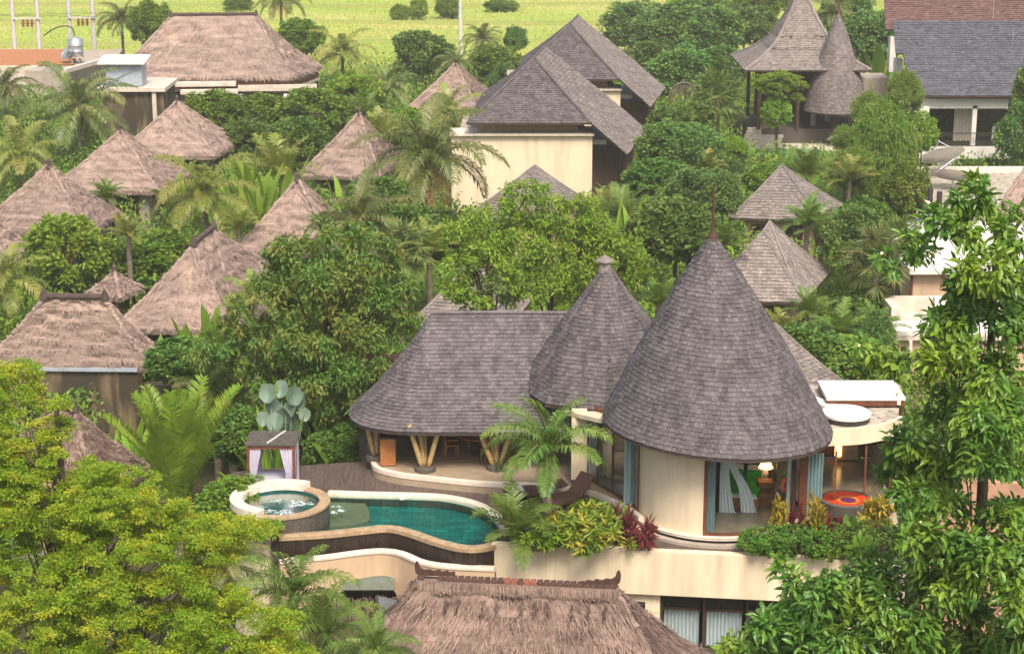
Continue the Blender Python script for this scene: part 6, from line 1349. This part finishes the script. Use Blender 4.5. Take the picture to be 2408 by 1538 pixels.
TREES = [
    ('bright0', 1830, 172, 232, 110, 144.5, 'small frangipani like tree in front of the dark pagoda hall'),
    ('bright2', 1825, 235, 300, 70, 143.5, 'hanging leafy plant below the small tree at the pagoda hall'),
    ('bright1', 160, 508, 705, 215, 97, 'big round light green bush tree below the golden-sloped bungalow'),
    ('mid0', 362, 545, 660, 200, 99, 'wide round bush tree left of the slanting thatched house'),
    ('mid1', 345, 5, 110, 105, 182, 'hazy round tree behind the left end of the hall ridge'),
    ('mid2', 712, 48, 130, 110, 180, 'dense round tree beside the right end of the thatched hall'),
    ('dark0', 1000, 60, 190, 135, 176, 'dark spreading tree standing alone at the edge of the rice field'),
    ('mid1', 520, 215, 320, 150, 141, 'bushy tree in front of the hall porch'),
    ('mid2', 622, 228, 320, 150, 140, 'bushy tree below the right half of the thatched hall'),
    ('mid0', 745, 205, 330, 170, 138, 'large bushy tree right of the hall pillar'),
    ('bright0', 830, 175, 290, 140, 146, 'light green tree left of the slender coconut palm'),
    ('dark1', 700, 280, 400, 140, 128, 'dark bushy tree left of the half hidden bungalow'),
    ('dark2', 580, 285, 350, 120, 133, 'dark shrub right of the farthest pyramid bungalow'),
    ('bright2', 945, 262, 345, 140, 135, 'light green tree between the half hidden and the small far bungalow'),
    ('blue0', 1180, 150, 250, 90, 160, 'green tree left of the rear two storey house'),
    ('mid1', 1160, 110, 190, 130, 170, 'hedge tree behind the rear two storey house'),
    ('blue1', 1500, 0, 130, 190, 205, 'large hazy tree at the left end of the far wood'),
    ('blue2', 1590, 15, 150, 200, 190, 'large rounded tree above the rear sloping shingle roof'),
    ('blue0', 1680, 20, 150, 170, 184, 'rounded blue green tree left of the pagoda roof, upper'),
    ('blue1', 1750, 10, 120, 150, 195, 'rounded tree close behind the pagoda roof'),
    ('blue2', 1610, 115, 250, 190, 165, 'big dark leafy tree right of the rear sloping shingle roof'),
    ('blue0', 1700, 110, 230, 140, 164, 'leafy tree between the far wood and the fan palm with brown trunk'),
    ('dark1', 1545, 95, 200, 110, 178, 'dark tree touching the rear sloping shingle roof'),
    ('mid0', 1640, -30, 60, 150, 225, 'far tree on the top edge of the wood'),
    ('mid2', 1790, -40, 50, 140, 225, 'far tree on the top edge beside the pagoda tip'),
    ('dark0', 1600, 230, 330, 140, 136, 'dark tree behind the arched screen'),
    ('blue1', 1570, 285, 410, 170, 115, 'rounded tree right of the front sloping shingle roof'),
    ('blue2', 1640, 300, 400, 130, 124, 'bushy tree below the fan palm with brown trunk'),
    ('dark2', 1540, 375, 470, 150, 110, 'dark bushy tree right of the brown house windows'),
    ('blue0', 1620, 400, 500, 160, 106, 'bushy tree left of the upper hipped shingle house'),
    ('dark0', 1590, 455, 640, 230, 93, 'broad dark green tree left of the spire'),
    ('blue1', 1700, 400, 520, 110, 104, 'slim green tree directly behind the spire'),
    ('bright0', 1725, 325, 385, 75, 132, 'clipped round yellow green bush beside the far deck'),
    ('blue2', 1722, 380, 440, 80, 126, 'clipped round grey green bush below the yellow green one'),
    ('mid1', 1800, 385, 460, 120, 114, 'shrub below the far curved pool'),
    ('blue0', 2015, 490, 630, 160, 92, 'leafy tree right of the upper hipped shingle house'),
    ('dark1', 2030, 470, 600, 130, 96, 'dark tree in the shade below the weeping bamboo'),
    ('dark2', 1890, 770, 920, 210, 72, 'dark bushy tree right of the big cone'),
    ('mid2', 2010, 800, 920, 220, 73, 'bushy tree above the white slab of the annexe'),
    ('dark0', 2020, 660, 780, 130, 84, 'dark tree between the fan palm and the lower shingle house'),
    ('blue2', 2060, 740, 900, 90, 76, 'bushy tree left of the low white roofed house'),
    ('blue0', 2400, 245, 395, 125, 126, 'green tree covering the right end of the balcony'),
    ('mid0', 2440, 150, 290, 110, 128, 'tree at the right edge against the lower grey roof'),
    ('bright1', 2160, 262, 370, 90, 129, 'light green tree in front of the left balcony windows'),
    ('mid1', 2120, 380, 520, 110, 108, 'dense tree at the left edge of the concrete roof'),
    ('dark1', 2330, 378, 405, 120, 128, 'low bush under the white balcony slab'),
    ('blue1', 2060, 20, 160, 150, 172, 'leafy tree behind the slim cone, next to the white gable'),
    ('blue2', 1990, -20, 80, 140, 190, 'leafy tree between the pagoda and the tiled roofs'),
    ('mid2', 1420, 560, 690, 170, 78, 'shrub tree left of the middle pointed roof cap'),
    ('dark0', 930, 470, 640, 190, 90, 'dark tree behind the big dark tree, under the coconut fronds'),
    ('mid0', 1080, 520, 620, 160, 88, 'bushy tree left of the small shingle roof'),
    ('dark2', 880, 420, 520, 150, 100, 'shrub tree in front of the half hidden bungalow'),
    ('dark1', 430, 800, 900, 170, 72, 'dark shrub tree right of the dark-ridged thatch'),
    ('dark2', 560, 960, 1090, 170, 66, 'dark shrub behind the upright palm fronds'),
    ('mid0', 545, 1120, 1250, 150, 58.5, 'leafy shrub with bare twigs left of the hot tub'),
    ('dark1', 800, 1010, 1140, 170, 66, 'deep green bush right of the canopy daybed'),
    ('dark0', 840, 930, 1080, 160, 68, 'dark tree in the shade by the left end of the pavilion roof'),
    ('blue1', 1210, 60, 130, 60, 182, 'slim leafy tree in the rice field, wrapped round a pole'),
    ('bright2', 940, 14, 62, 44, 241, 'small bush left in the rice field'),
    ('bright1', 985, -4, 62, 46, 241, 'small tree beside the bush in the rice field'),
    ('mid2', 1052, -8, 58, 60, 243, 'leafy clump behind the lone pole in the rice field'),
    ('mid1', 1170, 0, 44, 80, 252, 'small far tree right of the lone pole'),
    ('mid0', 560, -5, 40, 70, 254, 'hazy far shrub on the field above the hall ridge'),
]
for k, u, vt, vb, w, Y, lab in TREES: plant(k, lab, u, vt, vb, w, Y, group=GT)
# more houses of leaves: banana, heliconia, bamboo, bedding plants
for k, u, vt, vb, w, Y, lab, nm in (
    ('banana0', 440, 690, 850, 190, 78, 'banana clump with upright leaves in front of the slanting thatched house', 'banana_plant'),
    ('banana1', 380, 740, 850, 130, 77, 'banana clump touching the dark-ridged thatch', 'banana_plant'),
    ('banana0', 500, 670, 780, 110, 80, 'yellow tipped banana plant beside the slanting thatched house', 'banana_plant'),
    ('banana1', 420, 365, 460, 110, 113, 'pale banana plant in front of the farthest pyramid bungalow', 'banana_plant'),
    ('helico0', 610, 335, 470, 200, 107, 'big bright green heliconia clump among the middle bungalows', 'heliconia'),
    ('helico1', 530, 380, 470, 120, 109, 'bright green heliconia clump left of the biggest one', 'heliconia'),
    ('helico0', 850, 370, 470, 150, 104, 'bright heliconia clump at the foot of the tall coconut palm', 'heliconia'),
    ('helico1', 300, 960, 1060, 130, 68, 'bright leafy clump on the left slope by the stained wall', 'heliconia'),
    ('helico0', 640, 920, 1010, 150, 64, 'green heliconia behind the silver leaved plant', 'heliconia'),
    ('banana0', 2000, -20, 110, 130, 176, 'banana plant with torn leaves behind the slim cone', 'banana_plant'),
    ('banana1', 2065, 50, 160, 120, 170, 'banana plant beside the white gable wall', 'banana_plant'),
    ('banana0', 1935, -20, 80, 100, 180, 'banana plant right of the pagoda tip', 'banana_plant'),
    ('helico1', 1480, 430, 540, 120, 99, 'bright heliconia clump below the front sloping shingle roof', 'heliconia'),
    ('taro0', 790, 1010, 1120, 220, 64.5, 'big dark heart leaved plant right of the canopy daybed', 'taro_plant'),
    ('taro0', 850, 1050, 1110, 120, 64, 'dark leaved plant against the left bamboo columns', 'taro_plant'),
    ('helico1', 1860, 360, 440, 110, 118, 'bright leafy clump behind the upper hipped shingle house', 'heliconia'),
    ('helico0', 1420, 610, 700, 110, 76, 'bright leafy clump behind the pavilion ridge', 'heliconia'),
):
    plant(k, lab, u, vt, vb, w, Y, name=nm, group={'banana_plant': 'banana plants', 'heliconia': 'heliconia clumps', 'bamboo': 'bamboo clumps', 'taro_plant': 'dark leaved plants'}[nm])
# silver round leaved plant
rng = np.random.default_rng(210); b = MB(); c0 = PY(660, 1010, 64)
for (u, v, r) in ((632, 925, 24), (662, 915, 22), (690, 930, 24), (708, 945, 20), (618, 985, 18), (648, 995, 24), (700, 990, 26), (672, 975, 22), (640, 955, 22), (685, 962, 20), (715, 975, 17)):
    c = PY(u, v, 64 + rng.normal() * .3); R = r * mpp(v, 64); N_ = unit(np.array((rng.normal() * .35, -1, .25 + rng.normal() * .3))); a = unit(np.cross(N_, (0, 0, 1.0))); bb = np.cross(a, N_)
    G = np.array([[c + (a * math.cos(q) * .85 + bb * (math.sin(q))) * R * s * (1 + .05 * math.sin(5 * q + u)) + N_ * (.18 * R * s * s + .28 * R * s * abs(math.cos(q))) for q in np.linspace(0, 2 * PI, 15)] for s in (0, .5, 1)])
    b.grid(G); b.tube([c0 * (1, 1, 0) + (0, 0, 1), (c + c0 * (1, 1, 0) + (0, 0, 1)) / 2 + (0, .1, 0), c], .03, 5)
t = thing('silver_leaf_palm', 'plant with big silvery round leaves behind the canopy daybed', 'plant', c0 * (1, 1, 0)); b.build('foliage', M['lf_silver'], t, smooth=True)
# bedding on the terrace
for k, u, vt, vb, w, Y, lab, nm in (
    ('ginger0', 1395, 1185, 1275, 165, 54.9, 'yellow and green striped ginger bush on the front bed', 'ginger_bush'),
    ('fern0', 1335, 1200, 1275, 110, 55.0, 'bright green leafy bush left of the striped ginger bush', 'leafy_shrub'),
    ('cordy0', 1508, 1200, 1272, 105, 54.6, 'dark red cordyline beside the cream round wall', 'cordyline'),
    ('cordy0', 1468, 1170, 1260, 90, 55.2, 'dark red cordyline behind the striped ginger bush', 'cordyline'),
    ('croton0', 1300, 1195, 1270, 70, 55.2, 'orange green croton between the clump palm and the ginger', 'croton'),
    ('banana0', 1430, 1160, 1240, 70, 55.6, 'broad paddle leaf plant behind the striped ginger bush', 'leafy_plant'),
    ('croton0', 1832, 1155, 1230, 62, 55.4, 'yellow croton in front of the bedroom glass', 'croton'),
    ('croton0', 1917, 1150, 1240, 80, 55.2, 'tall yellow croton in front of the brown corner post', 'croton'),
    ('croton0', 2062, 1150, 1250, 110, 55.4, 'golden croton right of the petal filled bathtub', 'croton'),
    ('cordy0', 1872, 1165, 1235, 50, 55.5, 'dark red cordyline between the yellow crotons', 'cordyline'),
    ('cordy0', 1965, 1195, 1245, 60, 55.0, 'reddish cordyline below the petal filled bathtub', 'cordyline'),
    ('hedge0', 1800, 1240, 1305, 110, 54.4, 'low fern hedge at the foot of the round plinth', 'fern'),
    ('hedge0', 1880, 1235, 1310, 130, 54.3, 'low green fern in the middle of the right bed', 'fern'),
    ('hedge0', 1965, 1235, 1315, 130, 54.2, 'low green fern below the bathtub', 'fern'),
    ('hedge0', 2055, 1225, 1320, 140, 54.2, 'low green fern at the right end of the bed', 'fern'),
    ('taro0', 2010, 1190, 1290, 60, 54.8, 'pale leaved plant in front of the bathroom glass', 'leafy_plant'),
    ('fern0', 1265, 1210, 1280, 120, 54.9, 'dark fern under the clump palm by the pool end', 'fern'),
    ('fern0', 1370, 1160, 1215, 90, 58.6, 'green fern under the terrace palm near the glass', 'fern'),
    ('fern0', 590, 1215, 1265, 110, 55.6, 'bright bush overflowing the planter box', 'leafy_shrub'),
):
    plant(k, lab, u, vt, vb, w, Y, name=nm, z0=ZD - .05, group='terrace bedding plants')
b = MB()
for (u, v) in ((1217, 1152), (1209, 1156), (1226, 1155), (1221, 1148), (1285, 1178)):
    b.lathe(P(u, v, 3.62), [(.09, 0), (.11, .05), (.06, .12), (0, .15)], 8)
o = b.build('white_blossoms', M['white_flower'], smooth=True); tag(o, 'white flower heads above the clump palm beside the lounger', 'flowers')
# ------------------------------------------------------------------ surveyed crowns
big = [(640, 640, 60, .3), (700, 600, 70, .2), (770, 575, 60, 0), (850, 570, 60, .3), (910, 610, 60, .4), (940, 680, 50, .6), (660, 720, 75, 0), (750, 690, 80, -.4), (840, 680, 80, -.4), (900, 740, 75, 0), (955, 760, 45, .5), (560, 750, 60, .5), (600, 800, 65, .2), (690, 800, 80, -.5), (780, 790, 85, -.8), (870, 820, 75, -.6), (520, 800, 50, .6), (930, 830, 40, 0), (640, 880, 65, -.2), (730, 890, 75, -.8), (820, 890, 75, -.9), (890, 890, 45, -.7), (560, 860, 50, .4), (760, 960, 60, -.8), (840, 960, 50, -.6), (690, 960, 45, -.3), (470, 830, 45, .7), (800, 1010, 35, -.4)]
blob_tree('leafy_tree', 'large dark tree with drooping rusty tipped sprays left of the long pavilion roof', 'tree', big, 67.2, .24, .22, 150, [M['lf_big']], PY(770, 769, 68.5) * (1, 1, 0), droop=.75, seed=301, depth=1.6, back=1, upbias=.2, sub=6, subr=.42)
rngf = np.random.default_rng(305)
for i, (blobs, Y, lab) in enumerate((
    ([(1075, 560, 45, 0), (1120, 530, 50, .2), (1090, 620, 60, 0), (1150, 600, 60, -.3), (1070, 690, 50, 0), (1130, 690, 60, -.4), (1190, 660, 55, -.4), (1180, 560, 45, .2), (1190, 500, 35, .5)], 74, 'yellow green feathery tree above the left end of the pavilion ridge'),
    ([(1220, 470, 40, .4), (1255, 450, 30, .5), (1240, 530, 55, 0), (1290, 500, 50, .3), (1225, 600, 60, -.3), (1290, 590, 60, -.3), (1240, 680, 60, -.6), (1310, 670, 60, -.6), (1320, 540, 50, .2)], 75, 'tallest feathery tree above the middle of the pavilion ridge'),
    ([(1360, 500, 50, .4), (1400, 530, 50, .3), (1440, 570, 50, .4), (1350, 570, 55, 0), (1370, 650, 55, -.4), (1420, 620, 50, 0), (1480, 600, 50, .5), (1340, 710, 50, -.5), (1500, 660, 50, .5)], 75.5, 'feathery tree behind the cap of the middle pointed roof'),
)): blob_tree('feathery_tree', lab, 'tree', blobs, Y, .20, .22, 165, [M['lf_feather']], PY(blobs[3][0], 769, Y + .8) * (1, 1, 0), droop=.35, seed=310 + i, depth=1.6, back=1, sub=7, subr=.38)
# foreground glossy leaved tree at right
rt = [(2300, 480, 55), (2255, 545, 60), (2375, 560, 55), (2200, 520, 34), (2165, 590, 40), (2330, 640, 70), (2270, 640, 45), (2390, 660, 40), (2140, 560, 20), (2070, 605, 16), (2095, 635, 14), (2310, 745, 85), (2235, 770, 55), (2390, 750, 60), (2060, 838, 30), (2020, 815, 18), (2115, 850, 32), (2240, 865, 75), (2345, 870, 80), (2190, 850, 26), (2245, 950, 60), (2300, 985, 95), (2390, 1000, 60), (2150, 1040, 50), (2110, 1090, 60), (2220, 1075, 85), (2320, 1080, 60), (2395, 1090, 45), (2150, 1170, 55), (2210, 1180, 45), (2360, 1230, 65), (2260, 1280, 85), (2400, 1290, 50), (2160, 1270, 55), (2330, 1340, 95), (2200, 1370, 90), (2100, 1400, 80), (2010, 1420, 75), (1930, 1420, 65), (1870, 1370, 40), (1880, 1440, 60), (2390, 1400, 70), (2260, 1450, 100), (2130, 1490, 95), (2010, 1500, 90), (1900, 1500, 75), (1800, 1490, 55), (1760, 1525, 50), (1720, 1535, 35), (2390, 1500, 80), (2200, 1550, 90), (2340, 1550, 90), (2060, 1560, 80), (1880, 1560, 80)]
rngr = np.random.default_rng(320)
blob_tree('glossy_tree', 'foreground tree with long glossy drooping leaves and cream blossoms along the right edge', 'tree', [(u, v, r, rngr.normal() * .5 + (769 - v) * .0006) for u, v, r in rt], 32, .205, .20, 320, [M['lf_champak'], M['bark'], M['flower']], PY(2330, 769, 33.5) * (1, 1, 0), limb=.25, droop=.3, seed=321, depth=.9, back=1, upbias=.35, extra=(.010, .07), rpow=.5, sub=4, subr=.55, ell=True)
# foreground yellow green tree at left: layered flat sprays inside its surveyed outline
poly = [(-40, 850), (60, 848), (115, 905), (190, 985), (150, 1030), (235, 1085), (365, 1100), (395, 1140), (330, 1195), (440, 1195), (560, 1205), (630, 1245), (560, 1300), (480, 1345), (575, 1405), (605, 1440), (700, 1450), (640, 1500), (720, 1545), (720, 1600), (-40, 1600)]
def inside(px, py, pl):
    r = False; n = len(pl)
    for i in range(n):
        (x0, y0), (x1, y1) = pl[i][:2], pl[(i + 1) % n][:2]
        if (y0 > py) != (y1 > py) and px < (x1 - x0) * (py - y0) / (y1 - y0) + x0: r = not r
    return r
rngl = np.random.default_rng(330); bl_ = []
while len(bl_) < 520:
    u, v = rngl.uniform(-40, 720), rngl.uniform(850, 1600)
    if inside(u, v, poly): bl_.append((u, v, rngl.uniform(20, 40), (1225 - v) * .0075 + rngl.normal() * .5))
for (u, v) in ((40, 870), (95, 905), (160, 985), (60, 960), (120, 1030), (215, 1085), (330, 1105), (370, 1140), (430, 1205), (540, 1210), (600, 1245), (590, 1430), (660, 1455), (690, 1500), (560, 1405), (480, 1360), (250, 1130), (300, 1160)): bl_.append((u - 14, v + 6, 26, (1225 - v) * .0075))
blob_tree('yellow_green_tree', 'foreground tree with flat layered yellow green sprays in the lower left corner', 'tree', bl_, 36, .066, .27, 950, [M['lf_yellow']], PY(120, 769, 37.5) * (1, 1, 0), droop=.1, flat=.3, seed=331, depth=1.1, back=1, upbias=.1, rpow=.5, sub=3, subr=.72, limb=.35)
# ------------------------------------------------------------------ undergrowth: one mass that nobody could count
def outside_all(x, y):
    ok = np.ones(len(x), bool)
    for pl in FOOT:
        pl = [tuple(p) for p in pl]; r = np.zeros(len(x), bool); n = len(pl)
        for i in range(n):
            (x0, y0), (x1, y1) = pl[i], pl[(i + 1) % n]
            if y0 == y1: continue
            c = ((y0 > y) != (y1 > y)) & (x < (x1 - x0) * (y - y0) / (y1 - y0) + x0); r ^= c
        ok &= ~r
    return ok
FOOT.append([tuple(P(u, v, .1)[:2]) for u, v in ((1735, 374), (1735, 320), (2040, 320), (2040, 374))])
rngu = np.random.default_rng(340); k = 15000
y = 58 + 128 * rngu.random(k) ** .9; x = rngu.uniform(-1, 1, k) * (y * .29 + 3); ok = outside_all(x, y); x, y = x[ok], y[ok]
h = .5 + .75 * (np.sin(x * .55 + y * .31) + np.sin(y * .47 - x * .23)) * .5 + rngu.random(len(x)) * .7; h = np.clip(h, .25, 1.8); uu = 1204 + FPX * x / (y * 1.02); h[(y > 116) & (y < 150) & (uu > 1740) & (uu < 2000)] *= .15
per = 34; ci = np.repeat(np.arange(len(x)), per); n = len(ci)
o = unit(rngu.normal(size=(n, 3)) + (0, 0, .5)) * (rngu.random((n, 1)) ** .5) * (.62 + .006 * y[ci])[:, None]
c = np.stack([x[ci], y[ci], h[ci]], 1) + o; c[:, 2] = np.maximum(c[:, 2], .05)
kind = rngu.integers(0, 3, len(x))[ci]
b = MB()
for q in range(3):
    s_ = kind == q; m_ = s_.sum(); l = (.22, .34, .26)[q] * rngu.uniform(.6, 1.3, m_)
    add_leaves(b, c[s_], unit(unit(o[s_]) * .6 + rngu.normal(size=(m_, 3)) * .6 + (0, 0, (.1, .3, -.1)[q])), l, l * (.36, .2, .34)[q], rngu, q)
tag(b.build('undergrowth', [M['lf_mid'], M['lf_bright'], M['lf_dark']]), 'dense low tropical undergrowth between the houses', 'undergrowth', kind='stuff')
# ------------------------------------------------------------------ camera, light, sky, air
cam = bpy.data.cameras.new('camera'); co = bpy.data.objects.new('camera', cam); COL.objects.link(co)
co.location = (0, 0, CAMH); co.rotation_euler = (PI / 2 - PITCH, 0, 0)
cam.sensor_width = 36; cam.lens = 36 * FPX / 2408; cam.clip_start = .5; cam.clip_end = 3000
sc.camera = co
SUN = Vector((.14, -.56, .78)).normalized()
w = bpy.data.worlds.new('World'); sc.world = w; w.use_nodes = True
nt = w.node_tree; bg = nt.nodes['Background']; sky = nt.nodes.new('ShaderNodeTexSky'); sky.sky_type = 'NISHITA'; sky.sun_disc = False
sky.sun_elevation = math.asin(SUN.z); sky.sun_rotation = math.atan2(SUN.x, SUN.y)
sky.air_density = 1.2; sky.dust_density = 5; sky.ozone_density = .6
nt.links.new(sky.outputs[0], bg.inputs[0]); bg.inputs[1].default_value = .125
sl_ = bpy.data.lights.new('sun', 'SUN'); sl_.energy = 2.5; sl_.angle = math.radians(20); sl_.color = (1, .92, .78)
so2 = bpy.data.objects.new('sun', sl_); COL.objects.link(so2); so2.rotation_euler = SUN.to_track_quat('Z', 'Y').to_euler()
hz = MB(); hz.box((0, 200, 13), (820, 420, 28)); ho = hz.build('haze', None or M['soil']); ho.data.materials.clear()
N = NT('haze_air'); pvn = N.n('ShaderNodeVolumePrincipled'); pvn.inputs['Color'].default_value = (1, .93, .80, 1); pvn.inputs['Density'].default_value = .00055; pvn.inputs['Anisotropy'].default_value = .2
N.l(pvn.outputs[0], N.out.inputs['Volume']); ho.data.materials.append(N.m); tag(ho, 'thin warm haze in the air over the village', 'haze', kind='stuff')
sc.view_settings.view_transform = 'Standard'; sc.view_settings.look = 'None'; sc.view_settings.gamma = 1; sc.view_settings.exposure = .78
sc.cycles.max_bounces = 8; sc.cycles.transparent_max_bounces = 12; sc.cycles.volume_bounces = 0
